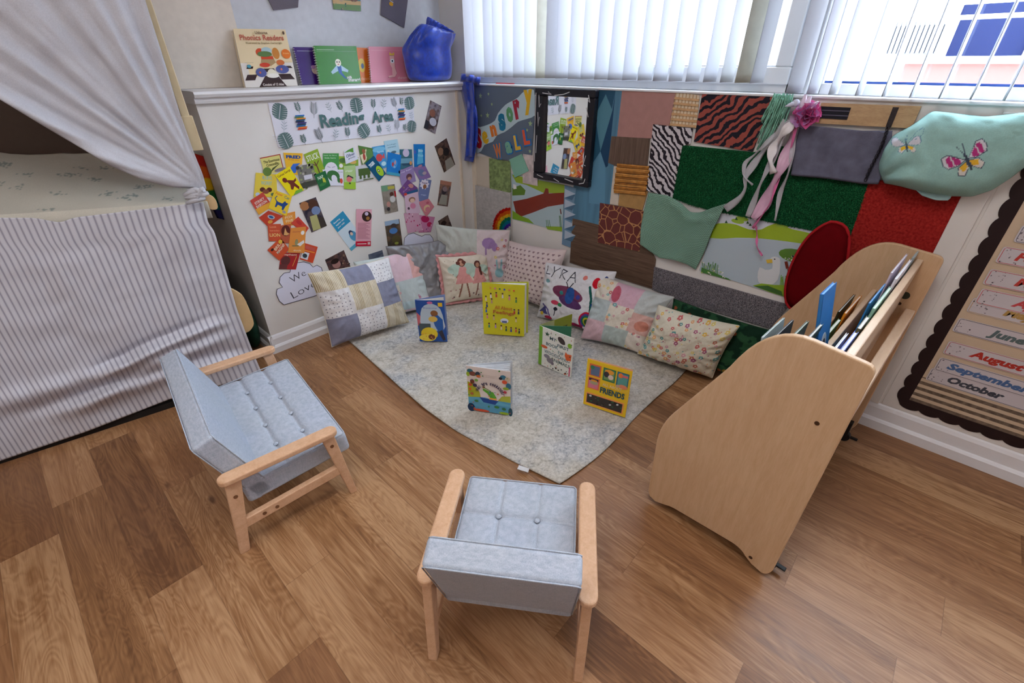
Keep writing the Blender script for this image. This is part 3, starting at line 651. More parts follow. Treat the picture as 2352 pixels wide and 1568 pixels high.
C_([(1115, 790), (1285, 770), (1297, 920), (1125, 948)], (204, 206, 212), 'white cover print with a square dark green animal shape', [('r', .15, .35, .85, .8, (74, 100, 48)), ('r', .2, .14, .32, .4, (74, 100, 48)), ('r', .42, .14, .54, .4, (74, 100, 48)), ('r', .66, .14, .8, .4, (74, 100, 48)), ('r', .4, .02, 1, .1, (96, 110, 70))], lay=2)
C_([(1212, 765), (1300, 685), (1422, 862), (1352, 945)], (12, 84, 120), 'deep teal tilted cover print with a lime green eye', [('t', 'TIGER', .42, .78, .56, .16, (220, 232, 236), dict(bold=.05)), ('e', .66, .3, .28, .26, (170, 210, 50)), ('e', .58, .36, .09, .08, (60, 70, 60)), ('e', .58, .36, .04, .04, WHT)], lay=3)
C_([(1545, 840), (1690, 780), (1722, 940), (1580, 985)], (150, 130, 180), 'dusty purple cover print with a dark haired head', [('e', .6, .4, .2, .2, (104, 66, 84)), ('t', 'my hair', .5, .82, .8, .1, (214, 204, 226)), ('e', .6, .3, .13, .1, (190, 140, 120))], lay=2)
C_([(1690, 810), (1800, 755), (1872, 900), (1765, 945)], (138, 112, 168), 'mid purple cover print with a grey blue moon shape', [('e', .45, .5, .26, .24, (104, 120, 160)), ('e', .65, .4, .18, .1, (180, 160, 170)), ('e', .6, .92, .2, .07, (180, 130, 150))], lay=1)
C_([(1548, 1035), (1640, 925), (1742, 1010), (1612, 1115)], (116, 74, 138), 'deep purple tilted cover print with small gold dots', [('sp', 8, .005, [(220, 190, 120), (190, 140, 190)], 3), ('t', 'dream', .4, .6, .5, .15, (170, 130, 190)), ('e', .82, .5, .14, .2, (190, 130, 130))], lay=3)
C_([(1760, 915), (1877, 930), (1838, 1150), (1738, 1140)], (110, 124, 172), 'slate blue cover print with a white burst and brown face', [('p', star(.45, .78, .44, .55, 9, .75), (226, 220, 232)), ('e', .5, .68, .16, .1, (150, 100, 70)), ('t', 'hair', .48, .84, .5, .08, (90, 60, 110)), ('t', 'magic', .5, .3, .5, .08, (180, 186, 220))], lay=2)
C_([(1605, 1070), (1742, 1040), (1765, 1260), (1625, 1262)], (214, 184, 204), 'pale pink cover print of a girl under a blue ribbon', [('p', [(-.05, .94), (1, .98), (1, 1.1), (0, 1.06)], (40, 90, 140)), ('e', .08, .98, .12, .07, (210, 70, 60)), ('e', .5, .66, .24, .13, (150, 110, 90)), ('e', .52, .62, .17, .1, (226, 190, 170)), ('e', .52, .36, .2, .14, (210, 130, 160)), ('e', .2, .25, .08, .07, (80, 60, 80))], lay=4)
C_([(1745, 1150), (1850, 1115), (1905, 1195), (1825, 1300)], (206, 126, 140), 'rose pink cover print with a curved fair shape', [('e', .4, .4, .3, .22, (220, 190, 150)), ('e', .4, .32, .22, .14, (206, 126, 140)), ('e', .7, .7, .14, .1, (190, 90, 110))], lay=3)
C_([(1600, 1262), (1745, 1240), (1790, 1430), (1640, 1462)], (208, 160, 184), 'pink cover print scattered with crimson flowers, left of the lowest pair', [('sp', 16, .007, [(186, 40, 100), (200, 80, 130), (230, 200, 210), (120, 60, 90)], 7)], lay=2)
C_([(1735, 1275), (1912, 1300), (1870, 1450), (1750, 1455)], (200, 130, 168), 'pink cover print with a magenta rose, right of the lowest pair', [('e', .45, .8, .25, .2, (176, 30, 90)), ('e', .75, .5, .16, .16, (190, 40, 90)), ('sp', 10, .006, [(160, 50, 110), (226, 190, 210), (60, 50, 120)], 9, (0, 0, 1, .6))], lay=1)
C_([(120, 855), (325, 872), (335, 1100), (98, 1100)], (232, 206, 74), 'mustard yellow cover print with tall pale lettering and dark hair buns', [('t', 'RUBYS', .55, .82, .45, .16, (140, 190, 190)), ('t', 'WORRY', .52, .6, .5, .17, (150, 196, 190)), ('e', .35, .32, .12, .1, (90, 40, 36)), ('e', .65, .32, .12, .1, (90, 40, 36)), ('e', .5, .24, .14, .1, (140, 80, 60)), ('e', .15, .12, .09, .08, (190, 206, 226)), ('e', .8, .12, .09, .07, (90, 120, 90))], lay=1)
C_([(310, 1028), (482, 1092), (425, 1290), (245, 1210)], (240, 206, 50), 'yellow tilted cover print with a blue four-legged shape', [('t', 'Peter', .3, .88, .4, .13, (224, 120, 40)), ('t', 'Cat', .75, .85, .3, .13, (90, 130, 130)), ('p', [(.25, .55), (.35, .5), (.6, .5), (.7, .66), (.8, .6), (.92, .6), (.8, .42), (.75, .2), (.66, .2), (.64, .34), (.4, .36), (.35, .2), (.28, .2), (.28, .4)], (30, 70, 140)), ('l', [(.27, .5), (.15, .62), (.22, .76)], .004, (30, 70, 140)), ('e', .82, .14, .1, .07, (160, 150, 170))], lay=3)
C_([(62, 1135), (190, 1050), (290, 1190), (150, 1278)], (206, 78, 66), 'red and orange tilted cover print with white stacked lettering, leftmost on the wall', [('p', [(0, 0), (1, 0), (1, .3), (0, .4)], (236, 172, 60)), ('t', 'STINKY', .5, .68, .7, .17, (236, 224, 214)), ('t', 'BABOON', .5, .46, .75, .17, (236, 224, 214))], lay=2)
C_([(150, 1305), (245, 1235), (395, 1290), (245, 1400)], (196, 66, 44), 'red brown cover print with a blue eye shape below the blue four-legged one', [('e', .6, .5, .16, .24, (180, 190, 200)), ('e', .6, .5, .09, .16, (40, 90, 150)), ('e', .3, .25, .14, .14, (224, 160, 70))], lay=1)
C_([(378, 1275), (512, 1243), (522, 1375), (405, 1400)], (230, 150, 62), 'plain orange cover print above the orange duck print', [('t', 'FOX', .5, .7, .6, .2, (240, 216, 170)), ('t', 'FIVE', .5, .4, .6, .2, (240, 216, 170))], lay=0)
C_([(236, 150), (370, 148), (380, 320), (250, 320)], (206, 84, 52), 'brick red cover print titled LION', [('t', 'LION', .5, .36, .8, .2, (240, 206, 130)), ('t', 'how to be a', .5, .62, .7, .1, (236, 160, 120)), ('t', 'Look', .4, .84, .5, .12, (236, 160, 120))], z=Z4, lay=2)
C_([(362, 165), (470, 150), (475, 340), (370, 340)], (186, 92, 64), 'terracotta cover print with a dark oval portrait', [('e', .5, .68, .42, .3, (94, 36, 34)), ('p', [(.3, .45), (.45, .85), (.6, .6), (.85, .5), (.6, .42)], (222, 170, 110))], z=Z4, lay=3)
C_([(545, 75), (650, 190), (612, 245), (470, 140)], (206, 72, 54), 'red corner of a cover print beside the photo of a child reading', [('e', .3, .6, .2, .2, (190, 50, 50))], z=Z4, lay=1)
C_([(470, 190), (622, 175), (606, 440), (442, 435)], (226, 146, 66), 'light orange tall cover print with a white bird and round sticker', [('e', .8, .78, .12, .08, WHT), ('e', .45, .42, .1, .12, (150, 150, 110)), ('p', [(.5, .34), (.9, .5), (.95, .4), (.7, .26)], (230, 228, 226)), ('r', .2, .26, .6, .3, (110, 110, 80)), ('t', 'duck', .55, .1, .5, .06, (240, 220, 190)), ('t', 'little', .4, .84, .5, .06, (200, 110, 70))], z=Z4, lay=4)
C_([(235, 410), (365, 285), (455, 400), (352, 515)], (210, 84, 48), 'rust red tilted cover print with white hand drawn capitals', [('t', 'BRILLI', .6, .72, .62, .2, (238, 220, 190), dict(rot=8)), ('t', 'MAGNIF', .6, .46, .7, .2, (238, 224, 200), dict(rot=8)), ('e', .2, .8, .1, .08, (60, 30, 30)), ('e', .85, .8, .12, .14, (240, 190, 70))], z=Z4, lay=3)
C_([(605, 338), (740, 378), (690, 540), (560, 500)], (212, 76, 44), 'orange red cover print with a black drawing on a white square', [('r', .02, .08, .55, .5, (214, 220, 226)), ('e', .28, .28, .17, .13, (50, 60, 70)), ('r', .15, .7, .85, .9, (200, 90, 80)), ('l', [(.05, .58), (.9, .62)], .005, (240, 160, 60))], z=Z4, lay=2)
C_([(375, 435), (562, 440), (520, 605), (350, 600)], (176, 40, 44), 'dark crimson cover print at the foot of the red group', [('e', .3, .5, .26, .3, (96, 50, 50)), ('t', 'Elephant', .45, .88, .8, .14, (236, 210, 190)), ('l', [(.75, .2), (.85, .8)], .003, (236, 180, 80)), ('r', 0, 0, .45, .3, (110, 56, 58))], z=Z4, lay=1)
# ---- photographs of children and leaflets
def photo(q, z, seed, label, pal, ops=(), lay=0, name='photo_print'):
    A = Art(QA([z(p) for p in q], .0008+.001*lay), NA, pal[0], .0008); P = np.array(pal, float)
    def fn(U, V):
        t = np.clip(fbm(U*3.2+seed, V*5.5, seed, 3)*1.5-.25, 0, .999)*(len(P)-1); i = t.astype(int); f = (t-i)[:, None]; return P[i]*(1-f)+P[i+1]*f
    A.cells(22, 40, fn); A.ops(ops); return tag(A.build(name, M_gloss), label, 'picture', 'photographs on the reading wall')
SK, SK2, HR = (176, 130, 108), (120, 78, 60), (48, 34, 34)
photo([(1865, 130), (1978, 190), (1915, 468), (1800, 408)], Z3, 1, 'narrow tilted photo print of a seated child, right of the Reading Area banner', [(50, 44, 50), (96, 76, 74), (150, 140, 150), (70, 62, 70)], [('e', .4, .62, .24, .13, (140, 92, 76)), ('e', .6, .35, .3, .14, (200, 200, 214)), ('r', 0, 0, .3, .3, (50, 50, 58))])
photo([(1908, 592), (2028, 510), (2115, 775), (2003, 855)], Z3, 2, 'tilted dark photo print of two children, nearest the room corner', [(44, 36, 36), (104, 78, 68), (60, 46, 44), (128, 104, 92)], [('e', .28, .72, .22, .13, (146, 110, 90)), ('p', [(.35, .35), (.85, .35), (.95, 0), (.2, 0)], (150, 146, 138)), ('e', .65, .6, .24, .14, (40, 34, 38))])
photo([(1968, 930), (2078, 950), (2040, 1195), (1935, 1180)], Z3, 3, 'narrow photo print of a child in a long white apron near the corner', [(84, 60, 50), (150, 110, 90), (100, 88, 90), (60, 50, 54)], [('p', [(.25, .45), (.8, .45), (.85, .05), (.1, .05)], (158, 156, 146)), ('e', .45, .55, .2, .09, (52, 48, 56)), ('e', .5, .68, .22, .1, (140, 120, 126)), ('r', 0, .85, 1, 1, (176, 120, 100))])
photo([(1943, 1340), (2040, 1278), (2100, 1440), (1990, 1490)], Z3, 4, 'small dark photo print peeping above the pale green cushion', [(70, 56, 50), (110, 92, 84), (60, 46, 44)], [('e', .4, .7, .25, .15, HR)])
photo([(1372, 988), (1508, 970), (1545, 1240), (1412, 1268)], Z3, 5, 'photo print of a child sitting on grey carpet under green and red', [(128, 120, 110), (150, 142, 132), (104, 100, 98)], [('r', 0, .8, .5, 1, (110, 150, 120)), ('r', .45, .84, .95, .95, (186, 180, 80)), ('r', .88, .55, 1, .76, (170, 30, 40)), ('e', .68, .66, .15, .08, (84, 50, 40)), ('e', .7, .48, .2, .12, (206, 206, 204)), ('e', .35, .32, .14, .1, (190, 140, 130)), ('e', .3, .15, .12, .07, (50, 50, 54))])
photo([(1408, 1345), (1555, 1318), (1590, 1590), (1445, 1615)], Z3, 6, 'photo print of a child in a blue top beside brown wood', [(104, 78, 60), (70, 64, 56), (130, 96, 70)], [('r', 0, .84, .95, 1, (150, 176, 206)), ('e', .55, .8, .2, .08, (70, 60, 60)), ('e', .5, .62, .28, .11, (70, 120, 180)), ('e', .6, .3, .3, .15, (88, 80, 50)), ('e', .6, .15, .14, .05, (150, 160, 70))])
photo([(553, 1160), (720, 1100), (830, 1385), (678, 1455)], Z3, 7, 'largest tilted photo print, a child leaning over a yellow book', [(60, 52, 60), (96, 84, 90), (46, 44, 62), (80, 66, 60)], [('e', .22, .86, .26, .14, (170, 116, 76)), ('e', .7, .82, .28, .16, (84, 56, 46)), ('e', .72, .6, .26, .14, (120, 140, 180)), ('p', [(.25, .5), (.68, .48), (.6, .0), (.12, .03)], (176, 172, 116)), ('p', [(.66, .4), (1, .3), (1, 0), (.62, 0)], (66, 58, 54))])
photo([(812, 508), (1000, 410), (1085, 620), (880, 680)], Z4, 8, 'dark tilted photo print of a smiling child behind the striped patchwork cushion', [(50, 40, 44), (110, 76, 70), (70, 56, 60)], [('e', .42, .55, .2, .2, (176, 130, 124)), ('e', .4, .72, .2, .13, HR), ('sp', 14, .008, [(150, 120, 100), (60, 50, 54)], 5, (.6, 0, 1, 1))])
photo([(1245, 455), (1385, 410), (1420, 560), (1270, 590)], Z4, 9, 'blue grey photo print just above the grey satin cushion', [(110, 116, 130), (80, 90, 110), (140, 140, 150)])
A = Art(QA([Z4(p) for p in [(862, 130), (990, 18), (1208, 308), (1075, 420)]], .0006), NA, (206, 224, 236), .001)
A.ops([('r', 0, .66, 1, 1, (46, 146, 190)), ('e', .62, .3, .22, .16, (80, 150, 190)), ('e', .6, .42, .12, .07, (40, 60, 100)), ('e', .6, .38, .08, .05, (220, 190, 176)), ('r', 0, 0, 1, .1, (90, 170, 200)), ('t', 'Reading', .35, .9, .45, .05, WHT), ('t', 'together with', .45, .82, .6, .05, WHT), ('t', 'your child', .4, .74, .5, .05, WHT)])
tag(A.build('leaflet', M_gloss), 'tilted pale blue leaflet with a turquoise heading band', 'leaflet')
A = Art(QA([Z3(p) for p in [(1125, 1218), (1280, 1222), (1270, 1588), (1118, 1592)]], .0022), NA, (226, 168, 182), .001)
A.ops([('r', 0, 0, 1, .135, (196, 24, 56)), ('r', .78, .04, .95, .11, (214, 180, 186)), ('r', .1, .055, .7, .075, WHT), ('e', .68, .81, .32, .14, (56, 36, 34)), ('e', .66, .88, .12, .05, (206, 190, 214)), ('e', .75, .76, .12, .05, (170, 120, 60))])
for i in range(13): A.rect(.1, .62-.034*i, .9-.12*((i*5) % 3), .632-.034*i, (176, 110, 126)); A.k -= 1
tag(A.build('leaflet', M_gloss), 'upright pink leaflet with a round picture and crimson foot', 'leaflet')
def cloud(pts, label, txt=(), d=.0015):
    P = [Z4(p) for p in pts]; W3 = QA(P, d); lo = np.min(W3, 0); hi = np.max(W3, 0)
    q = [(lo[0], yA-d, hi[2]), (hi[0], yA-d, hi[2]), (hi[0], yA-d, lo[2]), (lo[0], yA-d, lo[2])]
    o = [((p[0]-lo[0])/(hi[0]-lo[0]), (p[2]-lo[2])/(hi[2]-lo[2])) for p in W3]
    A = Art(q, NA, (226, 226, 244), .001, outline=o[::-1] if 0 else o); A.line(o+[o[0]], .0035, (60, 60, 80)); A.ops(txt)
    return tag(A.build('cloud_sign', M_gloss), label, 'sign')
def smooth(P, n=3):
    out = []; P = [np.array(p, float) for p in P]; m = len(P)
    for i in range(m):
        a, b, c, d = P[i-1], P[i], P[(i+1) % m], P[(i+2) % m]
        for k in range(n):
            t = k/n; out.append(tuple(.5*((2*b)+(c-a)*t+(2*a-5*b+4*c-d)*t*t+(-a+3*b-3*c+d)*t**3)))
    return out
cloud([(400, 957), (355, 920), (325, 850), (332, 800), (387, 780), (354, 735), (362, 680), (402, 640), (460, 631), (472, 580), (530, 537), (600, 528), (660, 545), (692, 580), (730, 560), (775, 585), (792, 640), (850, 660), (885, 720), (868, 790), (820, 830), (700, 872), (550, 915)], 'white cloud shaped sign with handwritten We Love beside the striped patchwork cushion',
      [('t', 'We', .42, .66, .28, .17, (60, 60, 76), dict(rot=14, bold=-.012)), ('t', 'Love', .46, .28, .46, .19, (60, 60, 76), dict(rot=12, bold=-.014))])
cloud([(1590, 480), (1602, 340), (1610, 285), (1645, 252), (1700, 240), (1750, 262), (1780, 272), (1812, 256), (1862, 256), (1890, 290), (1900, 340), (1890, 480)], 'white cloud shaped paper peeping above the grey satin cushion')
# ------------------------------------------------------------------ the sensory wall
Z5 = zf(1040, 180, 4.126); Z6 = zf(1380, 180, 4.127); Z7 = zf(1840, 180, 3.564); Z8 = zf(1200, 440, 3.459)
ID = lambda p: p
class ArtB(Art):
    """patch of any outline on the window wall, axis-aligned (u to the right as seen, v up)"""
    def __init__(s, px, z, d, base, th=.002):
        W_ = np.array(QB([z(p) for p in px], d)); s.z = z; s.d = d
        y0, y1, z0, z1 = W_[:, 1].max(), W_[:, 1].min(), W_[:, 2].min(), W_[:, 2].max(); X = xB-d; s.b = (y0, y1, z0, z1)
        o = [((p[1]-y0)/(y1-y0), (p[2]-z0)/(z1-z0)) for p in W_]
        a = sum(o[i][0]*o[(i+1) % len(o)][1]-o[(i+1) % len(o)][0]*o[i][1] for i in range(len(o)))
        if a < 0: o = o[::-1]
        super().__init__([(X, y0, z1), (X, y1, z1), (X, y1, z0), (X, y0, z0)], NB, base, th, outline=o)
    def uv(s, p, z=None):
        q = onx(*(z or s.z)(p), xB-s.d-s.th); y0, y1, z0, z1 = s.b; return ((q[1]-y0)/(y1-y0), (q[2]-z0)/(z1-z0))
    def pp(s, P, c, z=None): return s.poly([s.uv(p, z) for p in P], c)
    def pl(s, P, w, c, z=None): return s.line([s.uv(p, z) for p in P], w, c)
    def pt(s, t, p, wm, hm, c, rot=0, **k): u, v = s.uv(p); return s.text(t, u, v, wm/s.w, hm/s.h, c, rot, **k)
def slabB(name, px, z, d, th, mat, label, cat, group=None, bevel=0, parent=None, **k):
    P = [z(p) for p in px]; f = QB(P, d+th); b = [q+np.array([th, 0, 0]) for q in f]
    f2 = [(q[0], q[1], q[2]) for q in f]
    o = MB().prism(f2, b).build(name, mat, parent, bevel=bevel, **k)
    return tag(o, label, cat, group) if label else o
GS = 'material samples on the sensory wall'
def stripes_mat(name, c0, c1, sc, rot, dist, thr=.5, rough=.6, dsc=1.3, dir_='X'):
    n = Nt(name, rough, .2); m = n.node('ShaderNodeMapping'); n.put(m.inputs[0], n.pos()); m.inputs['Rotation'].default_value = rot
    w = n.node('ShaderNodeTexWave', wave_type='BANDS', bands_direction=dir_); n.put(w.inputs['Vector'], m.outputs[0]); w.inputs['Scale'].default_value = sc; w.inputs['Distortion'].default_value = dist; w.inputs['Detail'].default_value = 3; w.inputs['Detail Scale'].default_value = dsc
    n.col(n.ramp(w.outputs[0], [(thr-.03, lin(c0)), (thr+.03, lin(c1))])); return n.m
# sign panel
A = ArtB([(215, 62), (782, 88), (775, 400), (752, 730), (545, 775), (430, 770), (215, 690)], Z5, .004, (98, 112, 130), .004)
for p, r in (((262, 165), .017), ((338, 148), .011), ((370, 245), .011), ((270, 352), .010), ((330, 350), .018), ((735, 428), .018), ((705, 490), .011), ((732, 690), .013)):
    u, v = A.uv(p); A.poly([(u+x, v+y) for x, y in star(0, 0, r/A.w, A.w/A.h)], (164, 190, 140))
bk = smooth([(205, 470), (260, 460), (330, 440), (400, 400), (430, 330), (500, 250), (560, 215), (620, 180), (690, 110), (770, 110), (783, 250), (780, 350), (700, 385), (620, 410), (560, 460), (490, 510), (420, 540), (380, 600), (300, 630), (270, 690), (205, 690)], 2)
A.pp(bk, (188, 210, 218))
for ch, p, w_, h_, c, r in (('S', (247, 568), .056, .125, (176, 26, 44), 4), ('e', (308, 560), .056, .078, (220, 176, 40), 14), ('n', (386, 495), .054, .066, (226, 124, 40), 16), ('s', (467, 415), .060, .098, (20, 120, 160), 12), ('o', (541, 343), .056, .086, (92, 158, 108), 14), ('r', (612, 292), .052, .105, (168, 30, 60), 16), ('y', (718, 228), .064, .130, (226, 180, 30), 6)):
    A.pt(ch, p, w_, h_, c, r, bold=.07)
for ch, p, w_, h_, c, o_, r in (('W', (428, 688), .066, .088, (214, 122, 60), (60, 120, 170), 14), ('a', (530, 655), .054, .070, (120, 176, 150), (34, 116, 186), 14), ('L', (612, 608), .046, .085, (236, 190, 60), (34, 116, 186), 14), ('L', (698, 555), .050, .085, (226, 92, 50), (34, 116, 186), 14)):
    A.pt(ch, (p[0]+4, p[1]+3), w_*1.25, h_*1.15, o_, r, bold=.14); A.pt(ch, p, w_, h_, c, r, bold=.05)
tag(A.build('sensory_sign'), 'blue grey panel with cut out letters Sensory Wall and pale stars', 'sign')
# small squares under the sign
def art(px, z, d, base, label, fn=None, mat=None, th=.003, name='fabric_sample', cat='sample', cells=None):
    A = ArtB(px, z, d, base, th)
    if fn: fn(A)
    return tag(A.build(name, mat), label, cat, GS)
art([(218, 738), (378, 742), (362, 1062), (228, 1052)], Z5, .002, (206, 194, 178), 'plain beige paper square below the blue ribbon ends')
def fz(A):
    A.cells(30, 40, lambda U, V: np.array([140, 160, 106.])*(.72+.55*fbm(U*14, V*18, 2))[:, None])
art([(375, 770), (545, 785), (556, 1075), (360, 1062)], Z5, .004, (140, 160, 106), 'fuzzy moss green square above the rainbow sample', fz, M_pile, .01)
def mb(A): A.cells(24, 34, lambda U, V: np.array([206, 192, 190.])*(.86+.3*fbm(U*6, V*8, 5))[:, None])
art([(668, 735), (772, 730), (806, 1018), (668, 985)], Z5, .006, (206, 192, 190), 'pinkish marbled sheet tucked beside the mirror', mb)
art([(535, 770), (655, 715), (722, 876), (590, 940)], Z5, .010, (138, 192, 170), 'tilted mint green felt square', mat=M_cloth)
def pond1(A):
    A.pp([(560, 910), (650, 930), (1060, 1010), (1058, 1090), (860, 1085), (700, 1010), (600, 985)], (150, 178, 40))
    A.pp([(565, 1040), (640, 1010), (690, 1060), (680, 1105), (565, 1110)], (92, 130, 40)); A.pp([(572, 1000), (600, 1010), (605, 1045), (575, 1050)], WHT)
    A.pp([(572, 1165), (700, 1140), (860, 1090), (880, 1040), (905, 1045), (910, 1090), (1056, 1082), (1052, 1190), (900, 1215), (760, 1270), (610, 1322)], (132, 44, 20))
    A.pp([(566, 1250), (640, 1300), (720, 1330), (770, 1378), (566, 1330)], (128, 170, 40)); A.pp([(880, 1400), (1035, 1405), (1035, 1450), (900, 1430)], (140, 176, 40))
    for x in (885, 900, 915, 1010, 1020): A.pl([(x+10, 1410), (x, 1340-(x > 1000)*40)], .004, (70, 120, 60))
    A.pl([(1020, 1235), (1028, 1285)], .008, (110, 40, 30))
art([(556, 900), (800, 950), (1060, 1010), (1036, 1452), (568, 1332)], Z5, .003, (176, 198, 204), 'glossy pond poster with a large brown log below the mirror', pond1, M_gloss, .001, 'pond_poster', 'poster')
def rb(A):
    c = A.uv((570, 1500)); R0 = .195
    A.cells(50, 60, lambda U, V: (lambda r, nz: np.where((r[:, None] > R0) | (r[:, None] < R0-.124), np.array([206, 202, 200.])*(.85+.2*nz)[:, None], np.array([[190, 30, 24], [224, 96, 24], [232, 186, 40], [24, 120, 84], [20, 120, 150], [70, 40, 150]], float)[np.clip(((R0-r)/.0207).astype(int), 0, 5)]*(.8+.3*nz)[:, None]))(
        np.hypot((U-c[0])*A.w, (V-c[1])*A.h)+.008*(vnoise(U*60, V*70, 3)-.5), fbm(U*20, V*30, 4)))
art([(232, 1055), (556, 1080), (562, 1560), (242, 1400)], Z5, .004, (206, 202, 200), 'white fluffy square with a shaggy rainbow', rb, M_pile, .014)
# blue wallpapers
def dia(A):
    A.cells(20, 30, lambda U, V: np.array([86, 132, 160.])*(.85+.3*fbm(U*16, V*2, 5))[:, None])
    A.pp([(1345, 92), (1545, 98), (1500, 330), (1452, 150), (1362, 420), (1330, 300)], (40, 84, 112)); A.pp([(1450, 150), (1520, 320), (1400, 690), (1360, 330)], (88, 140, 160))
    A.pp([(1515, 300), (1545, 98), (1500, 560), (1470, 830), (1450, 845), (1400, 690)], (28, 68, 104)); A.pp([(1335, 480), (1345, 330), (1400, 690), (1310, 830)], (40, 88, 116))
    A.pp([(1400, 700), (1450, 845), (1440, 1200), (1290, 1180), (1300, 900)], (96, 146, 176))
art([(1210, 85), (1588, 95), (1588, 105), (1545, 110), (1490, 560), (1520, 820), (1490, 1190), (1375, 1170), (1345, 1375), (1130, 1330), (1170, 900)], Z5, .003, (80, 126, 158), 'tall blue diamond wallpaper piece right of the mirror', dia)
def tri(A):
    for k in range(5): y = 1045+k*98; A.pp([(1062, y), (1165, y+50), (1058, y+85)], (176, 190, 206)); A.pp([(1165, y+50), (1058, y+85), (1130, y+110)], (78, 112, 140))
art([(1064, 1010), (1172, 1040), (1130, 1330), (1118, 1600), (1036, 1570)], Z5, .004, (112, 146, 174), 'narrow pale blue wallpaper strip of grey triangles', tri)
# plain and patterned squares
slabB('card_sample', [(145, 105), (712, 120), (650, 440), (640, 575), (100, 552)], Z6, .003, .003, fm((178, 132, 126), .7), 'plain dusty pink card square at the top of the sensory wall', 'sample', GS)
M_lam = wood('brown_laminate', (70, 52, 42), (124, 102, 88), (1, 26, 1.2), 3, .45)
slabB('wallpaper_sample', [(102, 548), (465, 572), (440, 835), (300, 815), (150, 832), (68, 800)], Z6, .006, .003, M_lam, 'brown vertical wood grain wallpaper below the pink card', 'sample', GS)
slabB('card_sample', [(118, 830), (165, 832), (165, 1205), (82, 1190)], Z6, .003, .002, fm((214, 202, 188)), 'thin cream card strip left of the stick bundle', 'sample', GS)
slabB('card_sample', [(178, 1075), (445, 1070), (392, 1250), (165, 1205)], Z6, .004, .004, fm((176, 136, 84), nz=.15), 'tan corrugated card below the stick bundle', 'sample', GS)
st = thing('stick_bundle', onx(1450, 450, xB-.02), 'bundle of thin brown sticks glued in rows', 'sample', GS); R = random.Random(4)
for i in range(16):
    f = i/15; a = Z6((160-30*f-R.uniform(0, 12), 815+262*f)); b = Z6((462-40*f+R.uniform(-8, 8), 842+262*f)); P = QB([a, ((a[0]+b[0])/2, (a[1]+b[1])/2+R.uniform(-1, 1)), b], .014)
    MB().tube(P, .0050, 6).build('stick', fm(((184, 124, 56), (150, 96, 38), (200, 142, 74))[i % 3], .6, nz=.3, sc=60), st)
n = Nt('giraffe_print', .6, .2); ed = n.voro(n.pos(), 22., 'DISTANCE_TO_EDGE'); n.col(n.ramp(n.math('ADD', ed, n.math('MULTIPLY', n.noise(n.pos(), 30), .04)), [(.055, lin((190, 138, 92))), (.07, lin((108, 54, 52)))])); M_gir = n.m
slabB('fabric_sample', [(-8, 1180), (405, 1255), (365, 1640), (-30, 1555)], Z6, .008, .003, M_gir, 'giraffe print square, maroon patches with tan lines', 'sample', GS)
M_zeb = stripes_mat('zebra_print', (40, 34, 44), (208, 202, 208), 13, (-.75, 0, 0), 9, .45, dir_='Z')
slabB('fabric_sample', [(495, 435), (872, 475), (850, 620), (772, 640), (680, 1130), (430, 1062)], Z6, .009, .003, M_zeb, 'black and white zebra print square', 'sample', GS)
M_tig = stripes_mat('tiger_print', (32, 30, 42), (158, 78, 68), 11, (.7, 0, 0), 9, .48, dir_='Z')
slabB('fabric_sample', [(960, 150), (1010, 130), (1640, 160), (1620, 220), (1440, 695), (880, 600)], Z6, .006, .003, M_tig, 'rust red and black tiger print rectangle', 'sample', GS)
w_ = thing('woven_mat', onx(1570, 290, xB-.02), 'small woven bamboo mat sample beside the tiger print', 'sample', GS)
slabB('backing', [(720, 118), (935, 162), (905, 462), (655, 432)], Z6, .003, .003, fm((222, 206, 180)), None, None, parent=w_)
for i in range(6):
    y = 175+i*50; slabB('slat', [(700-i*9, y), (930-i*5, y+22), (928-i*5, y+44), (696-i*9, y+22)], Z6, .006, .004, fm((206, 164, 120), nz=.2), None, None, parent=w_)
for i in range(7):
    x = 712+i*32; slabB('slat', [(x, 122+i*6), (x+9, 124+i*6), (x-38, 436+i*4), (x-47, 434+i*4)], Z6, .0055, .0015, fm((190, 158, 120)), None, None, parent=w_)
